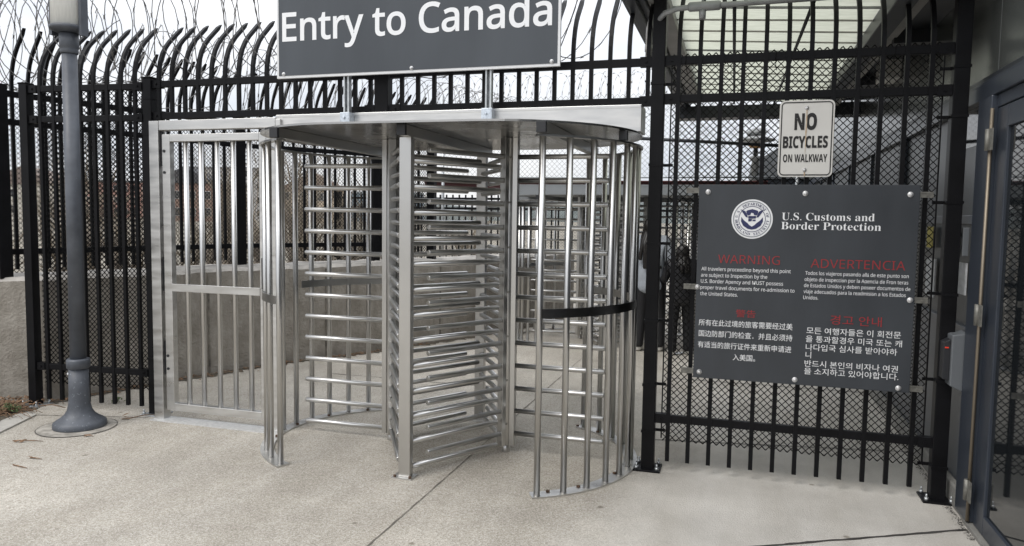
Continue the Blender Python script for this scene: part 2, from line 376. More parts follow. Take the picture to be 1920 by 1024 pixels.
# ------------------------------------------------------------------ ground
mb = MB().add([(-600, -200, 0), (600, -200, 0), (600, 900, 0), (-600, 900, 0)], [(0, 1, 2, 3)])
struct('ground', mb, 'ground')
WALL = [(-8.5, 3.62), (-5.52, 4.78), (-5.13, 5.85), (-4.76, 6.77), (-4.15, 7.75), (-3.45, 9.2), (-2.95, 10.6), (-2.6, 12.2)]
def offset(line, d):
    o = []
    for i, p in enumerate(line):
        a = Vector(line[max(i - 1, 0)]); b_ = Vector(line[min(i + 1, len(line) - 1)]); t = (b_ - a).normalized()
        o.append((p[0] - t.y * d, p[1] + t.x * d))
    return o
WB = offset(WALL, .5)
mb = MB()
sc = [(-8.5, 3.9)] + [(x - .2, y) for x, y in WB[1:]] + [(-2.2, 900), (-600, 900), (-600, -200), (-30, -200)]
mb.add([(x, y, .004) for x, y in sc], [tuple(range(len(sc)))[::-1]])
struct('scrub_land', mb, 'far_ground')
def strip(p, q, wd, z, jit=.15):
    p = Vector(p); q = Vector(q); n = int((q - p).length / .05) + 1; t = (q - p).normalized(); nn = Vector((-t.y, t.x)); vs = []; fs = []
    for i in range(n + 1):
        c = p.lerp(q, i / n) + nn * (random.random() - .5) * wd * jit
        h = wd / 2 * (1 + (random.random() - .5) * jit * 2)
        vs += [(*(c + nn * h), z), (*(c - nn * h), z)]
        if i: fs.append((2 * i - 2, 2 * i - 1, 2 * i + 1, 2 * i))
    return vs, fs
mb = MB()
for p, q, wd in [((.05, 3.72), (1.2, 4.34), .016), ((-.57, 5.4), (1.2, 5.72), .012), ((-.6, 7.6), (1.2, 7.6), .012),
                 ((-5.2, 4.43), (-4.35, 4.66), .007), ((-1.66, 6.6), (-3.9, 6.6), .01)]:
    mb.add(*strip(p, q, wd, .004, .35))
struct('pavement_joints', mb, 'joint')
mb = MB().add(*strip((-1.666, 1.5), (-1.666, 9.6), .007, .004, .5)); struct('tooled_joint', mb, 'joint_pale')
mb = MB()                                                # pale kerb slab at the planting strip
mb.prism([(-5.50, 3.2), (-4.72, 3.2), (-5.02, 3.98), (-5.2, 4.42), (-5.31, 4.47), (-5.36, 4.42), (-5.2, 3.95)], .0, .012)
struct('kerb', mb, 'slab')
mb = MB()
bed = [(-8.6, 2.2), (-5.5, 2.6), (-5.22, 3.94), (-5.37, 4.42), (-5.36, 4.56), (-5.5, 4.75), (-8.5, 3.6)]
mb.add([(x, y, .008) for x, y in bed], [tuple(range(len(bed)))])
struct('planting_bed', mb, 'dirt')
mb = MB(); n = 40                                        # round patch under the lamp base
ring = [(math.cos(2 * PI * i / n), math.sin(2 * PI * i / n)) for i in range(n)]
mb.add([(-4.64 + .262 * x, 4.275 + .262 * y * 1.0, .004) for x, y in ring], [tuple(range(n))])
struct('lamp_footing', mb, mat('footing', (.31, .29, .255), .95, var=.35, vscale=14, bump=.4, bscale=60))
mb = MB()
vs = []; fs = []
for i in range(n):
    x, y = ring[i]; vs += [(-4.64 + .262 * x, 4.275 + .262 * y, .006), (-4.64 + .267 * x, 4.275 + .267 * y, .006)]
    j = (i + 1) % n; fs.append((2 * i, 2 * i + 1, 2 * j + 1, 2 * j))
mb.add(vs, fs)
struct('footing_joint', mb, 'joint')

mb = MB()
for a, b_ in zip(WALL[1:-1], WALL[2:]): mb.add(*strip((a[0] + .05, a[1]), (b_[0] + .05, b_[1]), .16, .004, .45))
struct('wall_base_dirt', mb, 'dirt')
# ------------------------------------------------------------------ concrete wall
def wall_mesh():
    mb = MB(); pts = []
    for i in range(len(WALL) - 1):
        a = Vector(WALL[i]); b_ = Vector(WALL[i + 1]); a2 = Vector(WB[i]); b2 = Vector(WB[i + 1]); k = max(2, int((b_ - a).length / .12))
        for j in range(k + (1 if i == len(WALL) - 2 else 0)): t = j / k; pts.append((a.lerp(b_, t), a2.lerp(b2, t)))
    vs = []; rnd = random.Random(3)
    for a, b_ in pts:
        h = 1.04 + rnd.uniform(-.012, .012); d = (b_ - a).normalized(); e = rnd.uniform(-.006, .006)
        vs += [(a.x, a.y, 0), (a.x + e, a.y + e, .55), (a.x + e, a.y, h - .03), (a.x + d.x * .035, a.y + d.y * .035, h), (b_.x, b_.y, h + .01), (b_.x, b_.y, 0)]
    fs = []; fc = []
    for i in range(len(pts) - 1):
        k = i * 6; q = k + 6
        fs += [(k, q, q + 1, k + 1), (k + 1, q + 1, q + 2, k + 2), (k + 4, q + 4, q + 5, k + 5)]
        fc += [(k + 2, q + 2, q + 3, k + 3), (k + 3, q + 3, q + 4, k + 4)]
    mb.add(vs, fs); kk = len(mb.v); mb.m = 1; mb.add(vs, fc)
    fs = [(0, 1, 2, 3, 4, 5)]; mb.m = 0; mb.add(vs[:6], fs); mb.add(vs[-6:], [(5, 4, 3, 2, 1, 0)])
    return mb
wt = t = thing('concrete_wall', 'weathered brown concrete retaining wall with pale rough top behind the gate', 'wall', (-5.5, 4.9, 0))
wall_mesh().obj('wall_body', ['concrete_wall', 'wall_cap'], t)
for (a, b_), q in (((WALL[2], WALL[3]), .35), ((WALL[3], WALL[4]), .6), ((WALL[4], WALL[5]), .75)):
    p = Vector(a).lerp(Vector(b_), q); d = (Vector(b_) - Vector(a)).normalized(); nn = Vector((d.y, -d.x))
    MB().prism([tuple(p - d * .008 + nn * .0), tuple(p - d * .008 + nn * .011), tuple(p + d * .008 + nn * .011), tuple(p + d * .008)], .02, 1.0).obj('form_joint', 'joint_pale', t)

# ------------------------------------------------------------------ fence parts
def sweep_square(path, h, tip=None):
    mb = MB(); k = 0
    n = len(path); vs = []
    for i, (y, z) in enumerate(path):
        a = path[max(i - 1, 0)]; b_ = path[min(i + 1, n - 1)]
        d = Vector((b_[0] - a[0], b_[1] - a[1])).normalized(); nn = Vector((d.y, -d.x))
        hh = h
        for sx, sn in ((-1, -1), (1, -1), (1, 1), (-1, 1)):
            vs.append((sx * hh, y + nn.x * sn * hh, z + nn.y * sn * hh))
    fs = []
    for i in range(n - 1):
        for j in range(4):
            fs.append((i * 4 + j, i * 4 + (j + 1) % 4, (i + 1) * 4 + (j + 1) % 4, (i + 1) * 4 + j))
    fs.append((3, 2, 1, 0))
    e = (n - 1) * 4
    if tip:
        y, z = tip; k = len(vs); vs += [(-h, y, z), (h, y, z)]
        fs += [(e, e + 1, k + 1, k), (e + 2, e + 3, k, k + 1), (e + 1, e + 2, k + 1), (e + 3, e, k)]
    else: fs.append((e, e + 1, e + 2, e + 3))
    mb.add(vs, fs); return mb
BEND = [(0, 2.62), (.004, 2.68), (.018, 2.745), (.045, 2.815), (.082, 2.875), (.125, 2.925), (.235, 3.03)]
def picket_mesh(z0, h=.0125): return sweep_square([(0, z0)] + BEND, h, (.268, 3.066)).data('picket', 'black')
def post_mesh(z1, h=.04, z0=0, plate=True, cap=True):
    mb = MB().box(-h, h, -h, h, z0, z1)
    if cap: mb.box(-h - .004, h + .004, -h - .004, h + .004, z1, z1 + .012)
    return mb.data('post', 'black', bevel=.004)
def base_plate(parent, x, y, z=0, m='black'):
    p = MB().box(x - .085, x + .085, y - .085, y + .085, z, z + .012).obj('base_plate', m, parent, bevel=.003, local=True)
    for sx in (-1, 1):
        for sy in (-1, 1):
            b_ = MB().tube([(x + sx * .064, y + sy * .064, z + .012), (x + sx * .064, y + sy * .064, z + .03)], .012, 6)
            b_.tube([(x + sx * .064, y + sy * .064, z + .03), (x + sx * .064, y + sy * .064, z + .05)], .006, 8)
            b_.obj('anchor_bolt', 'galv', p, local=True)
def rail(parent, x0, x1, y, z, h=.024, d=.018):
    r_ = MB().box(x0 + .05, x1 - .05, y - d, y + d, z - h, z + h).obj('rail', 'black', parent, bevel=.003, local=True)
    for x, s in ((x0, 1), (x1, -1)):
        a, b_ = sorted((x + s * .04, x + s * .115))
        q = MB().box(a, b_, y - d - .006, y + d + .006, z - h - .006, z + h + .006)
        q.tube([((a + b_) / 2, y - d - .006, z), ((a + b_) / 2, y - d - .014, z)], .009, 6)
        q.obj('rail_bracket', 'black', parent, local=True)
def clamps(parent, x, s, y, zs):
    for z in zs:
        mb = MB().box(x - .044, x + .044, y - .044, y + .044, z - .008, z + .008)
        a, b_ = sorted((x + s * .044, x + s * .10)); mb.box(a, b_, y - .004 + .03, y + .03 + .004, z - .009, z + .009)
        mb.tube([(x + s * .075, y + .015, z), (x + s * .075, y + .05, z)], .008, 6)
        mb.obj('tension_band', 'black', parent, local=True)
P_LONG = picket_mesh(.066); P_TOP = picket_mesh(2.312); P_WALL = picket_mesh(1.10)

# right hand panel
YF = 4.75
f = thing('picket_fence', 'black steel picket fence panel backed with chain link, carrying the warning board', 'fence', (-.507, YF + .02, 0))
for x, z1 in ((0, 3.6), (1.66, 3.6)):
    put('post', post_mesh(z1), f, (x, 0, 0)); base_plate(f, x, 0)
for z in (2.575, 2.345, .338): rail(f, 0, 1.66, 0, z)
for k in range(12): put('picket', P_LONG, f, (.122 + .1265 * k, -.012, 0))
chainlink(.085, 1.585, .185, 2.64, .021, .0040, y=.03).obj('chain_link_mesh', 'blackwire', f, local=True)
for x, s in ((0, 1), (1.66, -1)):
    clamps(f, x, s, 0, (2.44, 1.94, 1.45, .96, .55, .25) if s > 0 else (2.47, 2.2, 1.72, 1.2, .7, .2))
    MB().box(x + s * .078 - .004, x + s * .078 + .004, .022, .034, .2, 2.55).obj('tension_bar', 'black', f, local=True)
for x in (.16, .68, 1.32):
    mbw = MB().tube([(x, -.02, 2.545), (x + .004, -.022, 2.60), (x + .002, .03, 2.605), (x + .006, .035, 2.52), (x + .012, .03, 2.50)], .0022, 5)
    mbw.obj('tie_wire', 'blackwire', f, local=True)

# span above the turnstile
f = thing('picket_fence', 'black picket fence span with curved tops above the gate and turnstile', 'fence', (-4.37, YF + .02, 0))
put('post', post_mesh(2.62), f, (0, 0, 0)); base_plate(f, 0, 0, m='galv')
MB().box(-.05, .05, -.04, .04, 2.27, 2.63).obj('rail_joiner', 'black', f, bevel=.003, local=True).location = (1.98, 0, 0)
for z in (2.575, 2.335):
    rail(f, 0, 1.96, 0, z); rail(f, 2.0, 3.863, 0, z)
for k in range(32):
    x = 3.863 - .065 - .1196 * k
    if .06 < x and abs(x - 1.98) > .07: put('picket', P_TOP, f, (x, -.006, 0))
for z in (2.47, 2.2, 1.72, 1.2, .45): clamps(f, 0, -1, 0, (z,))

# left panel
A = Vector((-5.48, 4.66)); B = Vector((-4.37, 4.75)); ang = math.atan2(B.y - A.y, B.x - A.x); Ln = (B - A).length
f = thing('picket_fence', 'black steel picket fence panel behind the lamp post', 'fence', (A.x, A.y, 0), ang)
put('post', post_mesh(2.6, .037), f); base_plate(f, 0, 0, m='galv')
for z in (2.56, 2.322, .335): rail(f, 0, Ln, 0, z)
for k in range(8): put('picket', P_LONG, f, (.14 + .1235 * k, -.008, 0))
chainlink(.07, Ln - .06, .19, 2.56, .021, .0042, y=.03).obj('chain_link_mesh', 'blackwire', f, local=True)

# fence standing on the wall (runs away behind the gate)
FL = offset(WALL, .33)
f = thing('picket_fence', 'black picket and chain link fence standing on the concrete wall', 'fence', (0, 0, 0))
segs = [((-7.7, 4.05), (-5.86, 4.73)), ((-5.86, 4.73), (-5.17, 6.91)), ((-5.17, 6.91), (-4.24, 8.22)), ((-4.24, 8.22), (-3.86, 9.1))]
for i, (a, b_) in enumerate(segs):
    a = Vector(a); b_ = Vector(b_); an = math.atan2(b_.y - a.y, b_.x - a.x); L_ = (b_ - a).length
    if i == 2: a2 = a
    put('post', post_mesh(2.62, .05, 1.03), f, (a.x, a.y, 0), an)
    for z in (2.56, 2.33, 1.25):
        put('rail', MB().box(.05, L_ - .05, -.018, .018, z - .024, z + .024).data('rail', 'black'), f, (a.x, a.y, 0), an)
    k = int((L_ - .1) / .125)
    for j in range(k): put('picket', P_WALL, f, (*(a + (b_ - a).normalized() * (.1 + .125 * j)), 0), an + PI)
    put('chain_link_mesh', chainlink(.06, L_ - .05, 1.07, 2.5, .021, .0040, y=.025).data('chain_link_mesh', 'blackwire'), f, (a.x, a.y, 0), an)
put('post', post_mesh(2.62, .05, 1.03), f, (*segs[-1][1], 0), 0)

# ------------------------------------------------------------------ razor wire
def razor(a, b_, zc, rad, pitch, seed, wr=.0037, barb=.13):
    rnd = random.Random(seed); mb = MB(); a = Vector((*a, 0)); b_ = Vector((*b_, 0)); d = (b_ - a).normalized(); nn = Vector((-d.y, d.x, 0))
    L_ = (b_ - a).length; turns = int(L_ / pitch)
    for dirn, ph in ((1, 0.3), (-1, 1.4), (1, 3.1))[:2 if seed == 5 else 3]:
        pts = []; steps = 26; lp = [(rad * rnd.uniform(.93, 1.07), rnd.uniform(-.06, .06), rnd.uniform(-.03, .05), rnd.uniform(-.05, .05)) for _ in range(turns + 2)]
        for i in range(turns * steps + 1):
            u = i / steps; k = int(u); fr = u - k
            q = [lp[k][m] * (1 - fr) + lp[k + 1][m] * fr for m in range(4)]
            th = dirn * 2 * PI * u + ph
            # loops lean along the run, like a stretched concertina coil
            x = u * pitch + .17 * math.sin(th * 1.0 + 1.1 * dirn) + q[1]
            pts.append(a + d * x + nn * (q[0] * math.cos(th) + q[3]) + Vector((0, 0, zc + q[0] * math.sin(th) + q[2])))
        mb.tube(pts, wr, 5)
        acc = 0
        for i in range(1, len(pts) - 1):
            acc += (pts[i] - pts[i - 1]).length
            if acc > barb:
                acc = 0; t_ = (pts[i + 1] - pts[i - 1]).normalized(); s_ = t_.orthogonal().normalized(); s_.rotate(Matrix.Rotation(rnd.uniform(0, 6.28), 3, t_)); c = pts[i]
                w_ = s_ * .016; l_ = t_ * .018; e = t_.cross(s_) * .0012
                core = [c - t_ * .014 + s_ * .0065, c + t_ * .014 + s_ * .0065, c + t_ * .014 - s_ * .0065, c - t_ * .014 - s_ * .0065]
                mb.add([v + e for v in core] + [v - e for v in core], [(0, 1, 2, 3), (7, 6, 5, 4), (0, 4, 5, 1), (1, 5, 6, 2), (2, 6, 7, 3), (3, 7, 4, 0)])
                for sg in (1, -1):
                    for dl in (1, -1):
                        tri = [c + s_ * sg * .003 + t_ * dl * .003, c + s_ * sg * .003 + t_ * dl * .010, c + w_ * sg + l_ * dl * 1.7]
                        mb.add([v + e * .6 for v in tri] + [v - e * .6 for v in tri], [(0, 1, 2), (5, 4, 3), (0, 3, 4, 1), (1, 4, 5, 2), (2, 5, 3, 0)])
    return mb
RW = [((-6.4, 5.02), (-.95, 5.14), 3.09, .45, .36, 11, 'coil of razor wire along the curved picket tops behind the entry sign'),
      ((-6.6, 4.75), (-5.6, 5.5), 3.0, .42, .3, 5, 'coil of razor wire at the far left fence corner'),
      ((-5.5, 5.7), (-3.2, 10.8), 2.98, .36, .3, 21, 'coil of razor wire on top of the fence along the concrete wall')]
for a, b_, zc, rad, pit, sd_, lb in RW:
    c = Vector((a[0], a[1], zc))
    tag(razor(a, b_, zc, rad, pit, sd_).obj('razor_wire', 'wire', None, off=c), lb, 'razor wire', 'razor wire coils')

# ------------------------------------------------------------------ turnstile
def arc(c, r, a0, a1, n): return [(c[0] + r * math.cos(R(a0 + (a1 - a0) * i / n)), c[1] + r * math.sin(R(a0 + (a1 - a0) * i / n))) for i in range(n + 1)]
def ring_strip(c, r0, r1, a0, a1, z0, z1, n=30):
    return MB().prism(arc(c, r1, a0, a1, n) + arc(c, r0, a1, a0, n), z0, z1)
CL, CRt = (-2.33, 4.78), (-1.475, 4.80)
TC = (-1.9025, 4.79)
def rel(p): return (p[0] - TC[0], p[1] - TC[1])
def make_turnstile(label, group=None):
    T = thing('turnstile', label, 'turnstile', (TC[0], TC[1], 0), 0, group)
    l, r = rel(CL), rel(CRt); R_ = .87
    # cover plate: stadium
    stad = arc(r, R_, -90, 90, 36) + arc(l, R_, 90, 270, 36)
    MB().prism(stad, 2.128, 2.140).obj('cover_plate', 'plate', T, local=True)
    h = MB().box(-1.29, 1.305, -.11, .11, 2.141, 2.305)
    h.box(-1.288, 1.303, -.113, -.1105, 2.286, 2.303)
    h.obj('header_beam', 'brushed', T, bevel=.003, local=True)
    for x in (-.83, .02, .855):
        bmn = MB().box(x - .026, x + .026, -.79, .79, 2.066, 2.127).obj('cross_beam', 'steel', T, bevel=.003, local=True)
        MB().box(x - .028, x + .028, -.815, -.7905, 2.064, 2.1275).obj('end_cap', 'darkcap', bmn, bevel=.003, local=True)
    MB().box(1.20, 1.25, -.30, -.25, 2.07, 2.127).obj('end_cap', 'darkcap', T, bevel=.003, local=True)
    # cages
    tube = MB().tube([(0, 0, .008), (0, 0, 2.06)], .019, 16).data('tube', 'steel')
    for c, a0, sg in ((r, -60.5, 1), (l, 240.5, -1)):
        a1 = a0 + sg * 123.2; lo, hi = min(a0, a1) - 2.5, max(a0, a1) + 2.5
        cg = ring_strip(c, .80, .89, lo, hi, 0, .010).obj('cage', 'brushed', T, local=True)
        for q in (1.2, 15.5, 40, 62, 84, 107, 121.5):
            a = R(a0 + sg * (q + 4)); x_, y_ = c[0] + .82 * math.cos(a), c[1] + .82 * math.sin(a)
            MB().tube([(x_, y_, .010), (x_, y_, .019)], .012, 6).obj('anchor_bolt', 'rusty', cg, local=True)
        ring_strip(c, .815, .875, lo, hi, 2.052, 2.063).obj('top_ring', 'steel', cg, local=True)
        for k in range(12):
            if sg < 0 and k in (4, ): continue
            a = R(a0 + sg * 11.2 * k); put('tube', tube, cg, (c[0] + .845 * math.cos(a), c[1] + .845 * math.sin(a), 0))
        e0, e1 = sorted((a0 + sg * .3, a0 + sg * (58 if sg > 0 else 30)))
        ring_strip(c, .8655, .8705, e0, e1, 1.035, 1.088, 24).obj('band', 'band' if sg > 0 else 'steel', cg, local=True)  # front right band gets the steel with the dark reflection coloured in
        e0, e1 = sorted((a0 + sg * 70, a0 + sg * 122))
        ring_strip(c, .819, .824, e0, e1, 1.045, 1.098, 24).obj('band', 'steel', cg, local=True)
    # rotors
    def rotor(c, a0, z0, ln):
        col = MB(); poly = []
        for k in range(3):
            t = R(a0 + 120 * k); u = Vector((math.cos(t), math.sin(t))); v = Vector((-u.y, u.x))
            q = [u * .028 - v * .026, u * .062 - v * .026, u * .062 + v * .026, u * .028 + v * .026]
            col.prism([(c[0] + p.x, c[1] + p.y) for p in q], .05, 2.126)
        col.tube([(c[0], c[1], .05), (c[0], c[1], 2.125)], .036, 12)
        col.tube([(c[0], c[1], .0), (c[0], c[1], .051)], [.03, .022], 14)
        ro = col.obj('rotor', 'steel', T, bevel=.002, local=True)
        for i in range(7): MB().tube([(c[0] + .012, c[1] - .030, .2 + .3 * i), (c[0] + .014, c[1] - .043, .2 + .3 * i)], [.008, .006], 8).obj('bolt', 'galv_dull', ro, local=True)
        arm = MB().tube([(.063, 0, 0), (ln - .004, 0, 0), (ln, 0, 0)], [.0165, .0165, .0145], 14).data('arm', 'steel')
        for k in range(3):
            for i in range(13): put('arm', arm, ro, (c[0], c[1], z0 + .1557 * i), R(a0 + 120 * k))
    rotor(l, 180, .078, .69); rotor(r, 0, .132, .67)
    # comb barriers, front and back
    for sy, rz in ((-1, 0), (1, PI)):
        py = -.685 * -sy if False else sy * .685
        p = MB().box(-.038, .038, py - .024, py + .024, .010, 2.066)
        cb = p.obj('comb_barrier', 'steel', T, bevel=.003, local=True)
        MB().box(-.075, .06, py - .05, py + .05, 0, .0095).obj('base_plate', 'brushed', cb, local=True)
        for q in (-.055, .045): MB().tube([(q, py + sy * .037, .0095), (q, py + sy * .037, .02)], .010, 6).obj('anchor_bolt', 'rusty', cb, local=True)
        for c, z0 in ((r, .062), (l, .155)):
            d = Vector((c[0], c[1] - py)); ang = math.atan2(d.y, d.x); ln = d.length - .085
            bar = MB().tube([(.02, 0, 0), (ln - .004, 0, 0), (ln, 0, 0)], [.0165, .0165, .0145], 14).data('comb_bar', 'steel')
            for i in range(13): put('comb_bar', bar, cb, (0, py, z0 + .1557 * i), ang)
    return T
T1 = make_turnstile('stainless steel double turnstile under the entry sign', 'full height turnstiles')
T2 = copy_tree(T1)
T2.location = (-1.55, 9.75, 0); T2.scale = (1, 1, .885); T2['label'] = 'second steel turnstile standing farther back across the walkway'

for ch in T2.children:
    if ch.name.startswith(('header_beam', 'cover_plate')):   # shade on the second one put into a darker grey colour
        ch.data = ch.data.copy(); ch.data.materials[0] = M['grey_steel']
# ------------------------------------------------------------------ gate
G = thing('security_gate', 'stainless steel gate with vertical bars beside the turnstile', 'gate', (-4.24, 4.68, 0))
mb = MB().box(-4.29, -4.205, 4.66, 4.74, .006, 2.285); mb.box(-4.2045, -3.19, 4.665, 4.735, 2.215, 2.287)
mb.box(-3.268, -3.19, 4.667, 4.733, .006, 2.2145)
mb.obj('frame', 'brushed', G, bevel=.003)
mb = MB().box(-3.185, -3.145, 4.66, 4.70, 2.22, 2.275); mb.obj('frame_stop', 'brushed', G, bevel=.003)
lf = MB().box(-4.185, -4.115, 4.675, 4.725, .075, 2.185); lf.box(-4.1145, -3.335, 4.675, 4.725, 2.13, 2.184); lf.box(-4.1145, -3.335, 4.675, 4.725, .075, .132)
lf.box(-3.3345, -3.275, 4.675, 4.725, .075, 2.185)
leaf = lf.obj('gate_leaf', 'brushed', G, bevel=.003)
MB().box(-4.1145, -3.335, 4.670, 4.676, 1.0, 1.058).obj('mid_rail', 'brushed', leaf, bevel=.002)
bar = MB().tube([(0, 0, .132), (0, 0, 2.13)], .019, 16).data('bar', 'steel')
for x in (-3.99, -3.855, -3.71, -3.57, -3.432): put('bar', bar, leaf, Vector((x, 4.70, 0)) - wloc(leaf))
for z in (2.06, 1.9, .5, .4): MB().tube([(-4.165, 4.674, z), (-4.165, 4.670, z)], .011, 12).obj('bolt', 'darkcap', leaf)
for z in (1.0, .35, 1.95): MB().box(-4.2035, -4.1865, 4.685, 4.70, z, z + .26).obj('hinge', 'darkcap', G)
MB().box(-3.31, -3.285, 4.655, 4.6745, 1.05, 1.28).obj('lock_box', 'darkcap', leaf, bevel=.003)
MB().box(-4.29, -3.2, 4.605, 4.75, .0, .0055).obj('threshold_plate', mat('checker_plate', (.66, .66, .65), .45, .5, var=.12, vscale=40, bump=.8, bscale=160), G)

# ------------------------------------------------------------------ lamp post
lp = thing('street_lamp', 'blue grey lamp post with flared base in front of the fence', 'street lamp', (-4.63, 4.3, 0))
c = (-4.64, 4.3)
prof = [(.178, 0), (.180, .012), (.177, .04), (.162, .053), (.129, .074), (.103, .097), (.083, .13), (.0725, .18), (.0685, .26), (.067, .44)]
base = MB().lathe(prof, c, 40).obj('base', 'lamp_base', lp)
MB().lathe([(.070, .441), (.0785, .447), (.080, .50), (.074, .512), (.055, .514)], c, 36).obj('collar', 'lamp_paint', lp)
MB().lathe([(.0545, .5145), (.050, 2.72)], c, 32).obj('pole', 'lamp_paint', lp)
MB().lathe([(.054, 2.722), (.0585, 2.73), (.060, 2.745), (.0585, 2.76), (.063, 2.765), (.063, 2.862), (.052, 2.866)], c, 32).obj('neck', 'lamp_paint', lp)
MB().tube([(c[0] - .038, c[1] - .054, .405), (c[0] - .041, c[1] - .060, .405)], [.009, .008], 12).obj('set_screw', 'letter', base)
hd = MB().lathe([(.06, 2.867), (.085, 2.872), (.122, 2.886), (.128, 2.908), (.120, 2.912)], c, 40)
hd.box(c[0] - .146, c[0] - .122, c[1] - .03, c[1] + .03, 2.86, 3.75); hd.box(c[0] + .122, c[0] + .146, c[1] - .03, c[1] + .03, 2.84, 3.75)
hd.lathe([(.16, 3.75), (.17, 3.78), (.08, 3.86)], c, 36)
head = hd.obj('lamp_head', 'lamp_paint', lp)
MB().lathe([(.112, 2.913), (.112, 3.749)], c, 40).obj('lamp_glass', 'lamp_frost', head)

# ------------------------------------------------------------------ entry sign
E_ = thing('entry_sign', 'large grey sign reading Entry to Canada above the turnstile', 'sign', (-2.11, 4.6, 2.14))
ys = 4.60
MB().box(-3.126, -1.097, ys, ys + .02, 2.542, 3.235).obj('panel', 'alu', E_, bevel=.002)
MB().box(-3.108, -1.115, ys - .003, ys - .0005, 2.560, 3.217).obj('face', 'sign_grey', E_)
lettering([(sans('Entry to Canada'), -3.078, -1.152, 2.797, .187)], 'letter', E_, ys - .005, bold=.017)
for x in (-3.07, -2.10, -1.15): bolt(E_, x, ys - .003, 2.572, .013)
for x in (-2.597, -1.573):
    st = MB().box(x - .0205, x + .0205, ys + .0565, ys + .0605, 2.15, 3.1); st.box(x - .0205, x - .0165, ys + .021, ys + .056, 2.15, 3.1); st.box(x + .0165, x + .0205, ys + .021, ys + .056, 2.15, 3.1)
    st.box(x - .0164, x - .010, ys + .021, ys + .024, 2.15, 3.1); st.box(x + .010, x + .0164, ys + .021, ys + .024, 2.15, 3.1)
    so_ = st.obj('strut', 'galv', E_)
    br = MB().box(x - .043, x + .024, ys + .012, ys + .0195, 2.142, 2.30); br.box(x + .0245, x + .030, ys + .012, ys + .078, 2.142, 2.30)
    for z in (2.19, 2.265): br.tube([(x - .012, ys + .0115, z), (x - .012, ys + .002, z)], .010, 6)
    br.obj('bracket', 'zinc', so_, bevel=.0015)

# ------------------------------------------------------------------ no bicycles sign
def rrect(x0, x1, z0, z1, r, n=6):
    o = []
    for cx, cz, a in ((x1 - r, z0 + r, -90), (x1 - r, z1 - r, 0), (x0 + r, z1 - r, 90), (x0 + r, z0 + r, 180)):
        for i in range(n + 1): t = R(a + 90 * i / n); o.append((cx + r * math.cos(t), cz + r * math.sin(t)))
    return o
def frame_ring(x0, x1, z0, z1, r, wd, y):
    a = rrect(x0, x1, z0, z1, r); b_ = rrect(x0 + wd, x1 - wd, z0 + wd, z1 - wd, r - wd); n = len(a)
    return MB().add([(x, y, z) for x, z in a] + [(x, y, z) for x, z in b_], [(i, (i + 1) % n, (i + 1) % n + n, i + n) for i in range(n)])
nb = thing('bicycle_sign', 'white metal sign reading no bicycles on walkway, fixed to the black fence', 'sign', (.36, 4.72, 1.86))
yb = 4.715
MB().front(rrect(.208, .508, 1.862, 2.306, .03), yb, yb + .004).obj('panel', 'sign_white', nb)
frame_ring(.217, .499, 1.871, 2.297, .024, .006, yb - .002).obj('border', 'letter_black', nb)
lettering([(sans('NO', True), .292, .414, 2.138, .092)], 'letter_black', nb, yb - .002, bold=.025)
lettering([(sans('BICYCLES', True), .232, .478, 2.032, .066)], 'letter_black', nb, yb - .002, bold=.02)
lettering([(sans('ON WALKWAY', True), .236, .478, 1.949, .043)], 'letter_black', nb, yb - .002, bold=.006)
for z in (2.262, 1.903): bolt(nb, .357, yb - .001, z, .011)
MB().front([(.3545, 2.249), (.353, 2.14), (.3545, 2.04), (.356, 1.985), (.358, 2.04), (.3605, 2.14), (.3605, 2.249)][::-1], yb - .0032, yb - .0026).obj('rust_streak', 'rust', nb)
MB().front([(.355, 1.89), (.354, 1.866), (.360, 1.866), (.3595, 1.89)], yb - .0032, yb - .0026).obj('rust_streak', 'rust', nb)

# ------------------------------------------------------------------ warning board
cb = thing('warning_board', 'large charcoal border warning board in four languages on the fence', 'sign', (.365, 4.68, .63))
yc = 4.678
MB().box(-.236, .966, yc, yc + .012, .634, 1.815).obj('panel', 'sign_dark', cb, bevel=.002)
yt = yc - .003
def P(u, v):                                             # board photo grid -> board plane (x, z)
    # u,v: fractions across / down the board
    return (-.236 + 1.202 * u, 1.815 - 1.181 * v)
def ray_pt(px, py, y=yc):
    d = Vector(((px - 960) / F, (py - 512) / F, 1)); w_ = rt * d.x + dn * d.y + fw * d.z; t_ = y / w_.y
    return (w_.x * t_, 1.6 + w_.z * t_)
LW = []
def ln(txt, x0, y0, x1=None, capx=7.0):
    a = ray_pt(x0, y0); b_ = ray_pt(x1, y0)[0] if x1 else None
    return (txt, a[0], b_, a[1], capx)
Z = lambda px, py: (1280 + px / 2.56, 340 + py / 2.56)
def tl(txt, zx0, zx1, zyb, cap):                          # zoom coordinates of the text baseline (left end)
    x0, y0 = Z(zx0, zyb); a = ray_pt(x0, y0); b_ = ray_pt(Z(zx1, 0)[0], y0)[0]
    return (txt, a[0], b_, a[1], cap)
lettering([tl(serif('U.S. Customs and'), 475, 921, 186, .043), tl(serif('Border Protection'), 472, 952, 230, .043)], 'letter', cb, yt, bold=-.006)
lettering([tl(sans('WARNING'), 170, 466, 392, .0475), tl(sans('ADVERTENCIA'), 614, 1068, 414, .048)], 'letter_red', cb, yt, bold=-.006)
en = [('All travelers proceeding beyond this point', 90, 519, 427), ('are subject to Inspection by the', 88, 406, 457), ('U.S. Border Agency and MUST possess', 87, 482, 486), ('proper travel documents for re-admission to', 85, 537, 516), ('the United States.', 84, 264, 546)]
es = [('Todos los viajeros pasando allá de este punto son', 588, 1085, 448), ('objeto de inspección por la Agencia de Fron teras', 585, 1083, 478), ('de Estados Unidos y deben poseer documentos de', 582, 1093, 507), ('viaje adecuados para la readmisión a los Estados', 580, 1071, 536), ('Unidos.', 578, 650, 565)]
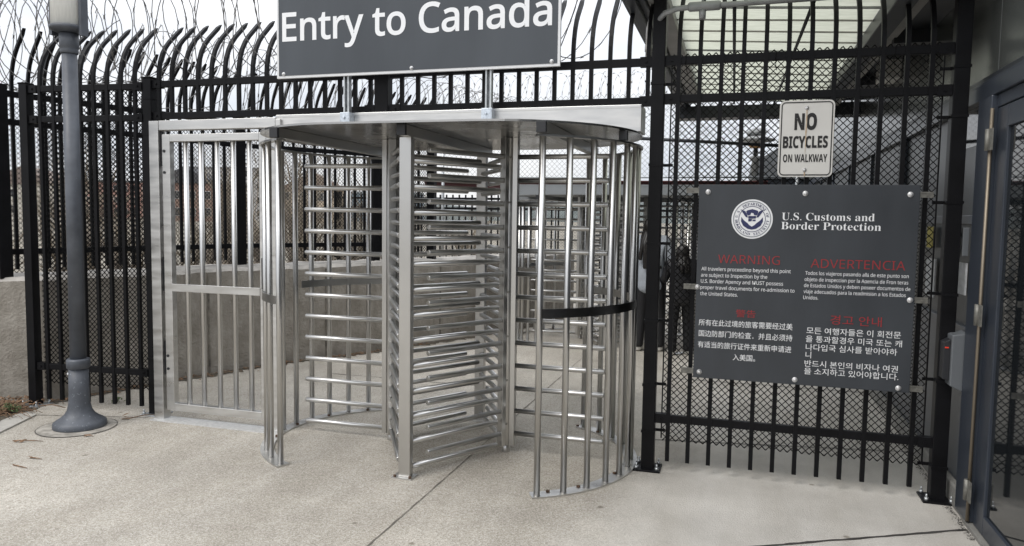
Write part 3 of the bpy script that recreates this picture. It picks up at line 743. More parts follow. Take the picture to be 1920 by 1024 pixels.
lettering([tl(sans(a), b_, c_, d, .0205) for a, b_, c_, d in en] + [tl(sans(a), b_, c_, d, .0195) for a, b_, c_, d in es], 'letter', cb, yt, bold=.004)
lettering([tl('警告', 255, 350, 648, .034), tl('경고 안내', 708, 955, 683, .042)], 'letter_red', cb, yt)
zh = [('所有在此过境的旅客需要经过美', 77, 528, 688), ('国边防部门的检查．并且必须持', 77, 527, 740), ('有适当的旅行证件来重新申请进', 72, 522, 793), ('入美国。', 240, 348, 856)]
ko = [('모든 여행자들은 이 회전문', 594, 1048, 728), ('을 통과할경우 미국 또는 캐', 590, 1053, 768), ('나다입국 심사를 받아야하', 590, 1030, 808), ('니', 589, 616, 845), ('반드시 본인의 비자나 여권', 584, 1033, 886), ('을 소지하고 있어야합니다.', 582, 1036, 922)]
lettering([tl(a, b_, c_, d, .029) for a, b_, c_, d in zh] + [tl(a, b_, c_, d, .030) for a, b_, c_, d in ko], 'letter', cb, yt, bold=.003)
# round seal
sx_, sz_ = ray_pt(1410, 411); SR = .117
def disc(r, y, c=(0, 0), n=48, r0=0):
    if not r0: return MB().add([(sx_ + c[0] * SR + r * SR * math.cos(2 * PI * i / n), y, sz_ + c[1] * SR + r * SR * math.sin(2 * PI * i / n)) for i in range(n)], [tuple(range(n))])
    vs = [(sx_ + q * SR * math.cos(2 * PI * i / n), y, sz_ + q * SR * math.sin(2 * PI * i / n)) for q in (r, r0) for i in range(n)]
    return MB().add(vs, [(i, (i + 1) % n, (i + 1) % n + n, i + n) for i in range(n)])
seal = disc(1, yt).obj('seal', 'letter', cb)
mb = disc(.925, yt - .001, r0=.875); mb.obj('seal_ring', 'sealgrey', seal)
disc(.66, yt - .001, r0=.63).obj('seal_ring', 'navy', seal)
def ring_text(body, r, a_mid, span, top, cap):
    mb = MB(); vsH = cap_height(); sc_ = cap * SR / vsH; n = len(body)
    ws = []
    for ch in body:
        vs, fs = text_mb(serif(ch)) if ch != ' ' else ([], [])
        ws.append((vs, fs))
    for i, (vs, fs) in enumerate(ws):
        if not vs: continue
        t = (i / (n - 1) - .5) * span; a = R(a_mid - t if top else a_mid + t); mx_ = (min(v[0] for v in vs) + max(v[0] for v in vs)) / 2
        for_v = []
        for v in vs:
            x = (v[0] - mx_) * sc_; z = v[1] * sc_
            if top: rr = r * SR + z; ca = (rr * math.cos(a) + x * math.sin(a), rr * math.sin(a) - x * math.cos(a))
            else: rr = r * SR - z; ca = (rr * math.cos(a) - x * math.sin(a), rr * math.sin(a) + x * math.cos(a))
            for_v.append((sx_ + ca[0], yt - .001, sz_ + ca[1]))
        mb.add(for_v, fs)
    return mb
ring_text('U.S. DEPARTMENT OF', .70, 90, 160, True, .13).obj('seal_lettering', 'navy', seal)
ring_text('HOMELAND SECURITY', .83, 270, 165, False, .13).obj('seal_lettering', 'navy', seal)
def poly(pts, y): return MB().add([(sx_ + a * SR, y, sz_ + b_ * SR) for a, b_ in pts], [tuple(range(len(pts)))])
eagle = MB(); yy = yt - .0015
def pm(pts, mirror=True):
    for sg in ((1, -1) if mirror else (1,)):
        q = [(sx_ + a * sg * SR, yy, sz_ + b_ * SR) for a, b_ in pts]; eagle.add(q, [tuple(range(len(q)))])
pm([(.20, .08), (.27, .28), (.34, .40), (.58, .50), (.50, .40), (.47, .33), (.42, .27), (.38, .2), (.30, .10)])
pm([(-.24, .44), (0, .51), (.24, .44), (.30, .38), (.24, .22), (.2, .19), (.09, .21), (.06, .30), (-.05, .33), (-.09, .21), (-.2, .19), (-.24, .22), (-.30, .38)], False)
pm([(-.19, .16), (.19, .16), (.18, .03), (-.18, .03)], False)
pm([(-.18, .01), (.0, .01), (-.02, -.1), (-.18, -.12)], False)
pm([(.02, -.02), (.18, -.02), (.17, -.10), (.02, -.10)], False)
pm([(.22, -.2), (.4, -.06), (.52, .10), (.53, -.12), (.42, -.34), (.2, -.49), (0, -.53), (0, -.38), (.13, -.3)])
eagle.obj('seal_eagle', 'navy', seal)
for px, py in ((1328, 360), (1510, 363), (1707, 365), (1308, 538), (1706, 563), (1311, 697), (1490, 712), (1684, 728)):
    x, z = ray_pt(px, py); bolt(cb, x, yt + .002, z, .0155)
for px, py, s in ((1308, 538, -1), (1311, 697, -1), (1318, 357, -1), (1706, 563, 1), (1684, 728, 1), (1707, 365, 1)):
    x, z = ray_pt(px, py)
    a, b_ = (-.236 - .075, -.20) if s < 0 else (.93, .966 + .07)
    q = MB().box(a, b_, yc + .0125, yc + .028, z - .016, z + .016)
    q.box(a, b_, yc + .009, yc + .0122, z - .016, z - .009); q.box(a, b_, yc + .009, yc + .0122, z + .009, z + .016)
    xx = a + .035 if s < 0 else b_ - .03
    q.tube([(xx, yc + .012, z), (xx, yc + .005, z)], .007, 6)
    q.obj('strut_bracket', 'galv_dull', cb)

# ------------------------------------------------------------------ building on the right
BX = 1.25
bd = thing('inspection_building', 'dark blue grey steel and glass inspection building along the right side', 'building', (BX, 5, 0))
Y1 = 16.0
MB().box(BX - .035, BX + .2495, 4.50, Y1, 0, .125).obj('plinth', 'curb', bd, bevel=.01)
pl = MB()
for i, (a, b_) in enumerate([(4.62, 5.16), (5.165, 6.6), (6.605, 8.2), (8.205, 9.8), (9.805, 11.4), (11.405, 13), (13.005, Y1)]):
    pl.box(BX, BX + .25, a, b_, .1255, .97)
for a, b_ in [(-6, -3.6), (-3.595, -1.2), (-1.195, 1.1), (1.105, 2.94)]: MB().box(BX, BX + .25, a, b_, .1255, 2.26).obj('wall_panel', 'bldg', bd, bevel=.004)
pl.obj('wall_panel', 'bldg', bd, bevel=.004)
MB().box(BX + .2505, 9, -6, Y1, 0, 4.15).obj('building_core', 'bldg', bd, bevel=.02)
MB().box(BX - .06, 9.2, -6.2, Y1 + .2, 4.201, 4.42).obj('roof', 'beam', bd, bevel=.01)
MB().box(BX - .035, BX + .2495, -6, 2.19, 0, .125).obj('plinth', 'curb', bd, bevel=.01)
for i, (a, b_) in enumerate([(4.62, 5.16), (5.165, 6.6), (6.605, 8.2), (8.205, 9.8), (9.805, 11.4), (11.405, 13), (13.005, Y1)]):
    w_ = MB(); w_.box(BX - .012, BX + .05, a, a + .05, .9705, 2.26); w_.box(BX - .012, BX + .05, a + .0505, b_ - .0005, .9705, 1.02); w_.box(BX - .012, BX + .05, a + .0505, b_ - .0005, 1.60, 1.65)
    wo = w_.obj('window', 'bldg', bd, bevel=.003)
    zs_ = 2.04 if i == 0 else 2.258  # first pane split so the sky reflection shows only in the glossy top
    MB().box(BX + .012, BX + .03, a + .0505, b_ - .001, 1.651, zs_).obj('pane', 'dull_glass', wo)
    if i == 0: MB().box(BX + .012, BX + .03, a + .0505, b_ - .001, zs_ + .001, 2.259).obj('pane', 'glass', wo)
    MB().box(BX + .012, BX + .03, a + .0505, b_ - .001, 1.021, 1.599).obj('pane', 'dull_glass', wo)
hb = MB().box(BX - .03, BX + .25, -6, Y1, 2.2605, 2.345); hb.box(BX - .02, BX + .25, -6, Y1, 2.346, 2.362)
hb.obj('head_beam', 'bldg', bd, bevel=.004)
MB().box(BX - .012, BX + .25, -6, Y1, 2.3625, 2.385).obj('drip_edge', 'beam', bd)
up = MB()
for a, b_ in [(-6, -3), (-2.995, -.2), (-.195, 2.2), (2.205, 4.46), (4.465, 6.2), (6.205, 7.9), (7.905, 9.6), (9.605, 11.3), (11.305, 13), (13.005, Y1)]: up.box(BX, BX + .25, a, b_, 2.3855, 4.2)
up.obj('upper_panel', 'bldg_light', bd, bevel=.003)
jm = MB().box(BX - .04, BX + .12, 4.40, 4.615, .02, 2.2595)
jm.obj('door_jamb', 'bldg', bd, bevel=.006)
dr = MB().box(BX - .01, BX + .04, 4.23, 4.385, .02, 2.19); dr.box(BX - .01, BX + .04, 3.15, 4.229, .02, .12); dr.box(BX - .01, BX + .04, 3.15, 4.229, 2.08, 2.19)
dr.box(BX - .01, BX + .04, 2.95, 3.149, .02, 2.19)
door = dr.obj('door', 'bldg', bd, bevel=.004)
MB().box(BX + .005, BX + .015, 3.15, 4.229, .1205, 2.0795).obj('pane', 'glass', door)
tr_ = MB().box(BX - .012, BX + .1, 2.95, 4.399, 2.195, 2.2595); tr_.obj('door_head', 'bldg', bd, bevel=.004)
MB().tube([(BX - .035, 4.393, .03), (BX - .035, 4.393, 2.19)], .009, 10).obj('hinge_rod', mat('hinge_brass', (.26, .22, .17), .5, .7), door)
for z in (2.03, 1.13, .20):
    h = MB().tube([(BX - .048, 4.392, z - .055), (BX - .048, 4.392, z + .055)], .014, 12); h.box(BX - .047, BX - .0405, 4.33, 4.392, z - .055, z + .055)
    h.obj('hinge', 'galv_dull', door)
MB().box(BX - .04, BX + .2495, 2.2, 4.49, 0, .018).obj('door_sill', 'curb', bd)
# fittings on the wall
cr_ = thing('card_reader', 'grey box card reader with black face and red light on the building wall', 'card reader', (1.2, 4.86, .8))
MB().front([(1.155, .70), (1.2375, .66), (1.2375, 1.0), (1.155, .985)], 4.63, 4.78).obj('housing', 'plastic_grey', cr_, bevel=.006)
MB().front([(1.120, .735), (1.154, .725), (1.154, .96), (1.120, .94)], 4.65, 4.77).obj('reader_face', 'darkcap', cr_, bevel=.003)
MB().box(1.126, 1.144, 4.6465, 4.6495, .909, .916).obj('indicator_light', 'red_led', cr_)
ic = thing('intercom', 'small grey intercom plate on the building wall', 'intercom', (1.235, 4.78, 1.5))
MB().box(1.205, 1.2375, 4.74, 4.83, 1.42, 1.58).obj('plate', 'plastic_grey', ic, bevel=.004)
MB().tube([(1.2045, 4.785, 1.54), (1.20, 4.785, 1.54)], .014, 14).obj('speaker', 'darkcap', ic)
MB().tube([(1.2045, 4.785, 1.46), (1.20, 4.785, 1.46)], .010, 14).obj('button', 'galv', ic)
nt_ = MB(); nt_.box(1.230, 1.2375, 4.74, 4.93, 1.20, 1.38)
tag(nt_.obj('notice', 'paper', None, off=(1.234, 4.83, 1.2)), 'pale paper notice below the intercom on the building wall', 'notice')
tag(MB().box(1.228, 1.2375, 5.52, 5.68, 1.44, 1.58).obj('notice', 'yellow', None, off=(1.234, 5.55, 1.4)), 'yellow notice on the building window behind the black fence', 'notice')
tag(MB().box(1.228, 1.2375, 5.42, 5.66, 1.12, 1.37).obj('notice', 'paper', None, off=(1.234, 5.55, 1.1)), 'white paper notice on the building window under the yellow one', 'notice')
wb = thing('utility_box', 'small white utility box high on the building wall behind the fence', 'utility box', (1.2, 7.1, 2.8))
MB().box(1.10, 1.249, 6.95, 7.25, 2.80, 3.02).obj('housing', 'sign_white', wb, bevel=.01)
MB().box(1.095, 1.0995, 6.97, 7.23, 2.82, 3.0).obj('cover', 'gutter', wb, bevel=.002)

# ------------------------------------------------------------------ canopy
cn = thing('canopy', 'walkway canopy with translucent roof sheets and dark steel beams', 'canopy', (.3, 6, 3))
ZR = lambda x: 3.02 - .066 * (x + .44)
sk = MB(); ya, yb_ = 4.35, 9.15
sk.add([(-.47, ya, ZR(-.47)), (.80, ya, ZR(.80)), (.80, yb_, ZR(.80)), (-.47, yb_, ZR(-.47)), (-.47, ya, ZR(-.47) + .006), (.80, ya, ZR(.80) + .006), (.80, yb_, ZR(.80) + .006), (-.47, yb_, ZR(-.47) + .006)],
       [(3, 2, 1, 0)])
sk.obj('roof_sheet', 'skylight', cn)
for i in range(14):
    y = 9.08 - .325 * i; tk = .012 if i % 4 else .028
    MB().add([(-.47, y, ZR(-.47) - .012), (.80, y, ZR(.80) - .012), (.80, y + tk, ZR(.80) - .012), (-.47, y + tk, ZR(-.47) - .012), (-.47, y, ZR(-.47) - .002), (.80, y, ZR(.80) - .002), (.80, y + tk, ZR(.80) - .002), (-.47, y + tk, ZR(-.47) - .002)],
             [(0, 3, 2, 1), (4, 5, 6, 7), (0, 1, 5, 4), (3, 7, 6, 2), (0, 4, 7, 3), (1, 2, 6, 5)]).obj('sheet_joint', 'gutter' if i % 4 else 'conduit', cn)
for x, x2 in ((-.10, -.07), (.33, .39)):
    MB().tube([(x, 9.1, ZR(x) - .05), (x2, 4.4, ZR(x2) - .05)], .012, 8).obj('tie_rod', 'beam', cn)
g = MB().prism([(-.60, 0), (-.471, 0), (-.471, 1), (-.60, 1)], 0, 1)
MB().box(-.60, -.471, ya, yb_, 2.965, 3.10).obj('gutter', 'gutter', cn, bevel=.01)
fb = MB().box(-.74, -.601, ya, 9.35, 2.94, 3.16); fb.box(-.70, -.64, ya, 9.3, 2.90, 2.939)
fb.obj('edge_beam', 'beam', cn, bevel=.006)
MB().box(-.735, BX - .001, yb_ + .001, 9.42, 2.80, 2.939).obj('end_beam', 'beam', cn, bevel=.006)
MB().box(.801, .92, ya, yb_, 2.84, 3.10).obj('inner_beam', 'beam', cn, bevel=.006)
MB().box(.9205, 1.02, ya, yb_, 2.90, 3.10).obj('flashing', 'gutter', cn, bevel=.004)
MB().box(1.021, BX - .001, ya, yb_, 2.955, 3.10).obj('soffit', 'beam', cn)
for y in (5.9, 7.6): MB().box(1.0, BX - .002, y, y + .1, 2.86, 2.954).obj('bracket', 'beam', cn, bevel=.004)

cp = thing('conduit_pipe', 'grey conduit pipe with a tee fitting across the fence picket tops', 'pipe', (-.2, 4.66, 2.85))
yp = 4.66; zp = 2.865
MB().tube([(-.54, yp + .25, zp - .06), (-.52, yp + .1, zp - .045), (-.47, yp + .02, zp - .02), (-.40, yp, zp - .005), (-.30, yp, zp), (1.05, yp, zp + .01)], .0165, 14).obj('pipe', 'conduit', cp)
tf = MB().tube([(-.335, yp, zp), (-.325, yp, zp), (-.155, yp, zp), (-.145, yp, zp)], [.02, .028, .028, .02], 16); tf.tube([(-.25, yp, zp - .02), (-.25, yp, zp - .075)], [.021, .019], 14)
tf.tube([(-.25, yp, zp + .027), (-.25, yp, zp + .036)], .006, 8)
tf.obj('tee_fitting', 'conduit', cp)
dp = thing('downpipe', 'white plastic downpipe strapped behind the fence post at the canopy edge', 'pipe', (-.545, 4.86, 2.5))
MB().tube([(-.585, 4.86, 2.62), (-.585, 4.86, 2.8), (-.57, 4.88, 2.88), (-.55, 4.95, 2.96)], .02, 12).obj('pipe', 'sign_white', dp)
MB().tube([(-.585, 4.86, 2.66), (-.585, 4.86, 2.70)], .025, 12).obj('pipe_coupling', 'sign_white', dp)

# ------------------------------------------------------------------ farther back
ff = thing('mesh_screen', 'galvanised chain link screen above the far turnstile', 'fence', (-4.2, 10.3, 0))
chainlink(0, 4.9, 2.18, 3.3, .036, .003, n=3).obj('chain_link_mesh', 'galv_dull', ff, local=True)
for x in (0, 2.45, 4.9): MB().tube([(x, .02, 0), (x, .02, 3.35)], .022, 12).obj('post', 'galv', ff, local=True)
MB().tube([(0, .02, 2.17), (4.9, .02, 2.17)], .012, 8).obj('bottom_rail', 'galv', ff, local=True)
mg = thing('steel_girder', 'maroon painted steel girder beneath the far chain link screen', 'girder', (-2, 10.6, 2))
q = MB().box(-4.6, .35, 10.50, 10.66, 2.12, 2.135); q.box(-4.6, .35, 10.57, 10.59, 2.02, 2.1195); q.box(-4.6, .35, 10.50, 10.66, 2.004, 2.0195)
q.obj('girder', 'maroon', mg)
gh = thing('header_frame', 'grey steel header frame over the far turnstile', 'frame', (-1.5, 9.9, 0))
q = MB().box(-3.05, .1, 10.02, 10.16, 1.83, 1.995); q.box(-3.05, -2.96, 10.03, 10.15, 0, 1.8295); q.box(.02, .1, 10.03, 10.15, 0, 1.8295)
q.obj('frame', 'grey_steel', gh, bevel=.005)
# black picket fence at the far end
bf = thing('picket_fence', 'black picket and chain link fence at the far end of the walkway', 'fence', (-7.4, 12.9, 0))
pk = MB().box(-.0125, .0125, -.0125, .0125, .08, 2.0).data('picket', 'black')
for k in range(68): put('picket', pk, bf, (.1 + .125 * k, 0, 0))
for z in (1.93, 1.75, .3): MB().box(0, 8.6, -.018, .018, z - .02, z + .02).obj('rail', 'black', bf, local=True)
for x in (0, 2.87, 5.73, 8.6): MB().box(x - .04, x + .04, -.04, .04, 0, 2.05).obj('post', 'black', bf, local=True)
chainlink(.02, 8.58, .12, 1.95, .025, .002, y=.03, n=3).obj('chain_link_mesh', 'blackwire', bf, local=True)
tag(razor((-4.4, 10.35), (.6, 10.35), 3.3, .3, .36, 33, .0014, .12).obj('razor_wire', 'wire', None, off=(-4.4, 10.35, 3.3)), 'coil of razor wire above the far chain link screen', 'razor wire', 'razor wire coils')
bp_ = thing('barrier_pipe', 'dark horizontal pipe rail spanning behind the fence panel', 'pipe', (-.4, 9, 2.5))
MB().tube([(-1.2, 8.9, 2.55), (.55, 9.3, 2.47)], .02, 10).obj('pipe', 'beam', bp_)
MB().tube([(-1.2, 8.9, 2.55), (-1.2, 8.9, 2.95)], .015, 8).obj('hanger', 'beam', bp_)
MB().tube([(.55, 9.3, 2.47), (.55, 9.3, 2.81)], .015, 8).obj('hanger', 'beam', bp_)
l2 = thing('street_lamp', 'distant lamp post with a flat disc shade and amber lens behind the fence', 'street lamp', (.25, 14.5, 0))
c2 = (.25, 14.5)
MB().lathe([(.07, 0), (.06, 2.72), (.10, 2.73), (.10, 2.78)], c2, 16).obj('pole', 'conduit', l2)
MB().lathe([(.04, 2.781), (.04, 3.02)], c2, 12).obj('stem', 'beam', l2)
MB().lathe([(.12, 3.021), (.33, 3.06), (.34, 3.08), (.1, 3.16)], c2, 28).obj('lamp_shade', 'conduit', l2)
MB().lathe([(.09, 2.93), (.14, 2.98), (.12, 3.02)], c2, 20).obj('lens', mat('amber_lens', (.45, .22, .05), .3), l2)
MB().lathe([(.16, 3.161), (.18, 3.22), (.1, 3.28)], c2, 20).obj('cap', 'conduit', l2)
# guard booth far right
gb = thing('guard_booth', 'grey guard booth with sloping roof at the end of the walkway', 'building', (.9, 17, 0))
MB().box(.35, 2.4, 16.2, 19, 0, 2.45).obj('wall', 'bldg', gb, bevel=.01)
MB().front([(.2, 2.46), (2.6, 2.46), (2.6, 3.45), (.9, 3.2), (.2, 2.75)], 16.05, 19.2).obj('roof', mat('booth_roof', (.12, .13, .14), .5, var=.2, vscale=2), gb)
for x in (.5, 1.4): 
    wv = MB().box(x, x + .75, 16.17, 16.199, .9, 2.1).obj('window', 'bldg_light', gb); MB().box(x + .05, x + .70, 16.15, 16.169, .95, 2.05).obj('pane', 'glass', wv)

# ------------------------------------------------------------------ people (seen through the fence)
def skin_body(name, chains, m, parent=None, sub=2):
    """chains: joints dict id->(pos, radius), edges list"""
    J, Ed = chains; ids = list(J); me = bpy.data.meshes.new(name)
    me.from_pydata([J[i][0] for i in ids], [(ids.index(a), ids.index(b_)) for a, b_ in Ed], [])
    o = bpy.data.objects.new(name, me); COL.objects.link(o)
    md = o.modifiers.new('skin', 'SKIN'); md.use_smooth_shade = True
    sv = me.skin_vertices[0].data
    for k, i in enumerate(ids):
        r_ = J[i][1]; sv[k].radius = r_ if isinstance(r_, tuple) else (r_, r_); sv[k].use_root = (k == 0)
    o.modifiers.new('sub', 'SUBSURF').levels = sub; o.modifiers['sub'].render_levels = sub
    dg = bpy.context.evaluated_depsgraph_get(); dg.update()
    m2 = bpy.data.meshes.new_from_object(o.evaluated_get(dg)); m2.name = name
    bpy.data.objects.remove(o); bpy.data.meshes.remove(me)
    m2.materials.clear(); m2.materials.append(M[m])
    for p in m2.polygons: p.use_smooth = True; p.material_index = 0
    o = bpy.data.objects.new(name, m2); COL.objects.link(o); o.parent = parent
    return o
def person(label, loc, rz, h, top, legs, hair_len, step=.14, reach=0, hw=.075, fat=1):
    s = h / 1.70
    V = lambda x, y, z: (x * s, y * s, z * s)
    P_ = thing('person', label, 'person', loc, rz)
    # one continuous body (skin), facing +Y (away from the camera)
    J = {'pel': (V(0, 0, .93), (.125 * s, .095 * s)), 'wai': (V(0, .0, 1.08), (.12 * s, .085 * s)), 'che': (V(0, 0, 1.28), (.135 * s, .09 * s)), 'nec': (V(0, .0, 1.44), (.05 * s, .05 * s)), 'hd1': (V(0, .015, 1.53), (.072 * s, .085 * s)), 'hd2': (V(0, .01, 1.63), (.07 * s, .08 * s))}
    Ed = [('pel', 'wai'), ('wai', 'che'), ('che', 'nec'), ('nec', 'hd1'), ('hd1', 'hd2')]
    for sg, k in ((-1, 'l'), (1, 'r')):
        st = step * sg
        J.update({'hip' + k: (V(.09 * sg, 0, .86), .085 * s), 'kne' + k: (V(.11 * sg, st * .6 + .03, .47), .055 * s), 'ank' + k: (V(.12 * sg, st, .09), .038 * s), 'toe' + k: (V(.125 * sg, st + .15, .035), .03 * s),
                  'sho' + k: (V(.17 * sg, 0, 1.37), .06 * s), 'elb' + k: (V(.235 * sg, -st * .4 - .03 + reach * .5, 1.10), .042 * s), 'wri' + k: (V(.245 * sg, -st * .7 + reach + .06, .86 + reach * .9), .028 * s), 'pal' + k: (V(.245 * sg, -st * .7 + reach + .09, .79 + reach), (.034 * s, .016 * s))})
        Ed += [('pel', 'hip' + k), ('hip' + k, 'kne' + k), ('kne' + k, 'ank' + k), ('ank' + k, 'toe' + k), ('che', 'sho' + k), ('sho' + k, 'elb' + k), ('elb' + k, 'wri' + k), ('wri' + k, 'pal' + k)]
        for fi in range(4):
            a = 'f%d%s' % (fi, k); J[a] = (V(.245 * sg + (fi - 1.5) * .004 * sg, -st * .7 + reach + .075 + fi * .017, .72 + reach + abs(fi - 1.5) * .008), .0085 * s); J[a + 't'] = (V(.238 * sg, -st * .7 + reach + .085 + fi * .016, .68 + reach + abs(fi - 1.5) * .01), .0075 * s)
            Ed += [('pal' + k, a), (a, a + 't')]
        J['th' + k] = (V(.225 * sg, -st * .7 + reach + .13, .76 + reach), .009 * s); Ed.append(('pal' + k, 'th' + k))
    body = skin_body('body', (J, Ed), 'skin', P_)
    # trousers
    J2 = {'p': (V(0, 0, .90), (.15 * s, .118 * s)), 'w': (V(0, 0, 1.04), (.14 * s, .105 * s)), 'w2': (V(0, 0, 1.07), (.13 * s, .1 * s))}; E2 = [('p', 'w'), ('w', 'w2')]
    for sg, k in ((-1, 'l'), (1, 'r')):
        st = step * sg
        J2.update({'h' + k: (V(.09 * sg, 0, .84), .102 * s), 'k' + k: (V(.11 * sg, st * .6 + .03, .47), .078 * s), 'a' + k: (V(.12 * sg, st - .01, .10), .068 * s), 'b' + k: (V(.12 * sg, st - .01, .045), .072 * s)}); E2 += [('p', 'h' + k), ('h' + k, 'k' + k), ('k' + k, 'a' + k), ('a' + k, 'b' + k)]
    skin_body('trousers', (J2, E2), legs, P_)
    # jacket
    J3 = {'p': (V(0, 0, .69), (.19 * fat * s, .155 * fat * s)), 'w': (V(0, 0, 1.02), (.172 * fat * s, .14 * fat * s)), 'c': (V(0, 0, 1.28), (.16 * s, .118 * s)), 'n': (V(0, -.005, 1.43), (.075 * s, .07 * s))}; E3 = [('p', 'w'), ('w', 'c'), ('c', 'n')]
    for sg, k in ((-1, 'l'), (1, 'r')):
        st = step * sg
        J3.update({'s' + k: (V(.18 * sg, 0, 1.36), .078 * s), 'e' + k: (V(.243 * sg, -st * .4 - .03 + reach * .5, 1.10), .066 * s), 'w' + k: (V(.248 * sg, -st * .7 + .05 + reach, .89 + reach * .9), .05 * s)}); E3 += [('c', 's' + k), ('s' + k, 'e' + k), ('e' + k, 'w' + k)]
    skin_body('jacket', (J3, E3), top, P_)
    J4 = {'a': (V(0, -.005, 1.655), (.085 * s, .09 * s)), 'b': (V(0, -.03, 1.55), (.095 * s, .085 * s))}; E4 = [('a', 'b')]; pz = 'b'
    rh = random.Random(len(label))
    for q in range(7):                                   # separate locks falling over the shoulders and back
        xq = (q - 3) / 3 * .085; pz = 'b'; z = 1.52; k = 0
        while z > 1.52 - hair_len * rh.uniform(.8, 1.05):
            z -= .1; k += 1; nm = 'l%d_%d' % (q, k)
            J4[nm] = (V(xq * (1 + .25 * k * .5) + rh.uniform(-.012, .012), -.06 - .055 * min(k, 2) * (1 - (xq / .12) ** 2) + (.05 if abs(xq) > .07 else 0) + rh.uniform(-.008, .008), z), ((.034 - .002 * k) * s, (.028 - .002 * k) * s)); E4.append((pz, nm)); pz = nm
    skin_body('hair', (J4, E4), 'hair', P_)
    for sg in (-1, 1):
        st = step * sg
        J5 = {'h': (V(.12 * sg, st - .05, .05), (.05 * s, .052 * s)), 'm': (V(.122 * sg, st + .07, .042), (.052 * s, .044 * s)), 't': (V(.126 * sg, st + .17, .033), (.04 * s, .03 * s))}
        skin_body('shoe', (J5, [('h', 'm'), ('m', 't')]), 'shoe', P_, 2)
    # face (turned away): eyes, nose, mouth, ears
    fc = MB()
    for sg in (-1, 1):
        fc.tube([V(.03 * sg, .085, 1.60), V(.03 * sg, .093, 1.60)], [.011 * s, .008 * s], 10)
    fc.obj('eyes', 'letter', P_, local=True)
    return P_
person('person in a pale grey jacket and white shoes with long black hair, walking away', (-1.0, 9.12, 0), R(-8), 1.68, 'jacket', 'trousers', .42, .05, .1)
person('shorter person in a dark puffy coat standing behind the warning board', (-.62, 9.0, 0), R(14), 1.36, 'coat', 'trousers', .22, .04, .22, .09, 1.14)

# ------------------------------------------------------------------ trees and town beyond the wall
def bare_tree(seed, h, spread, n0=5):
    rnd = random.Random(seed); tr = MB(); cr_ = MB()
    def grow(mb_, p, d, ln_, r, lev):
        pts = [p]; q = p.copy(); dd = d.copy(); rs = [r]
        for i in range(4):
            dd = (dd + Vector((rnd.uniform(-.25, .25), rnd.uniform(-.25, .25), rnd.uniform(-.05, .2)))).normalized(); q = q + dd * ln_ / 4; pts.append(q.copy()); rs.append(r * (1 - .14 * (i + 1)))
        mb_.tube(pts, rs, 6 if lev < 2 else 3, caps=lev < 1)
        if lev >= 4: return
        for k in range(3 if lev < 3 else 4):
            i = rnd.randint(1, 4); nd = (dd + Vector((rnd.uniform(-1, 1), rnd.uniform(-1, 1), rnd.uniform(-.2, .7))) * spread).normalized()
            grow(cr_, pts[i], nd, ln_ * rnd.uniform(.5, .78), rs[i] * .6, lev + 1)
    for k in range(n0):
        grow(tr, Vector((rnd.uniform(-.15, .15), rnd.uniform(-.15, .15), 0)), Vector((rnd.uniform(-.3, .3), rnd.uniform(-.3, .3), 1)).normalized(), h * .45, h * .018, 0)
    return tr.data('trunk', 'bark'), cr_.data('crown', 'twigs')
protos = [bare_tree(1, 3.2, .8), bare_tree(2, 4.0, .7, 3), bare_tree(5, 2.6, 1.0, 6)]
spots = [(-9.3, 9.0, 0), (-8.3, 10.5, 2), (-7.6, 9.2, 2), (-12.5, 12, 1), (-9.2, 13, 0), (-8.0, 12.2, 1), (-15, 13.5, 0), (-6.9, 13.5, 2), (-12.0, 17, 1), (-7.8, 17, 0), (-17, 17, 2), (-5.8, 16, 2), (-7.0, 11.0, 0), (-6.4, 10.4, 2), (-10.5, 10.6, 2), (-8.9, 11.6, 1), (-9.9, 15.5, 1), (-11, 14, 0), (-7.3, 14.8, 1), (-13.5, 9.5, 2), (-11.2, 8.6, 2), (-6.2, 12.0, 2)]
desc = ['broad many stemmed bare shrub', 'taller thin bare tree', 'low spreading bare bush']
sides = {0: 'nearest the gate bars', 1: 'just beyond the wall fence', 2: 'close behind the concrete wall'}
for i, (x, y, k) in enumerate(spots):
    t = thing('bare_tree', desc[k] + ' in the brown scrub beyond the concrete wall', 'tree', (x, y, 0), i * 1.3, 'bare trees beyond the wall')
    put('trunk', protos[k][0], t); put('crown', protos[k][1], t)
def house(name, label, x, y, w_, d, h, wallc, roofc, floors, cols, pitched):
    t = thing(name, label, 'building', (x, y, 0), R(22))
    MB().box(-w_ / 2, w_ / 2, 0, d, 0, h).obj('wall', mat('house_wall', wallc, .85, var=.12, vscale=.4), t, local=True)
    rm = mat('house_roof', roofc, .8, var=.2, vscale=.6)
    if pitched:
        MB().front([(-w_ / 2 - .4, h + .02), (w_ / 2 + .4, h + .02), (0, h + w_ * .28)], -.4, d + .4).obj('roof', rm, t, local=True)
    else:
        MB().box(-w_ / 2 - .2, w_ / 2 + .2, -.2, d + .2, h + .01, h + .5).obj('roof', rm, t, local=True)
    wm = MB().box(-.55, .55, -.08, -.01, 0, 1.5).data('window', M['sign_white']); pm_ = MB().box(-.47, .47, -.12, -.081, .08, 1.42).data('pane', 'glass')
    for fl in range(floors):
        for c_ in range(cols):
            o = put('window', wm, t, (-w_ / 2 + w_ * (c_ + .5) / cols, 0, 1.0 + fl * 3.1)); put('pane', pm_, o)
house('house', 'pale cream house seen through the left fence mesh', -130, 109, 12, 9, 6.5, (.52, .49, .43), (.2, .16, .14), 2, 4, True)
house('house', 'red brick house with dark roof beyond the scrub', -98, 115, 11, 9, 7, (.25, .16, .13), (.07, .07, .075), 2, 4, True)
house('apartment_building', 'grey apartment block with flat roof behind the gate bars', -117, 151, 18, 12, 12, (.42, .41, .40), (.2, .2, .2), 4, 7, False)
house('house', 'tan house with brown roof behind the turnstile bars', -75, 121, 12, 9, 6, (.46, .38, .29), (.2, .15, .12), 2, 4, True)
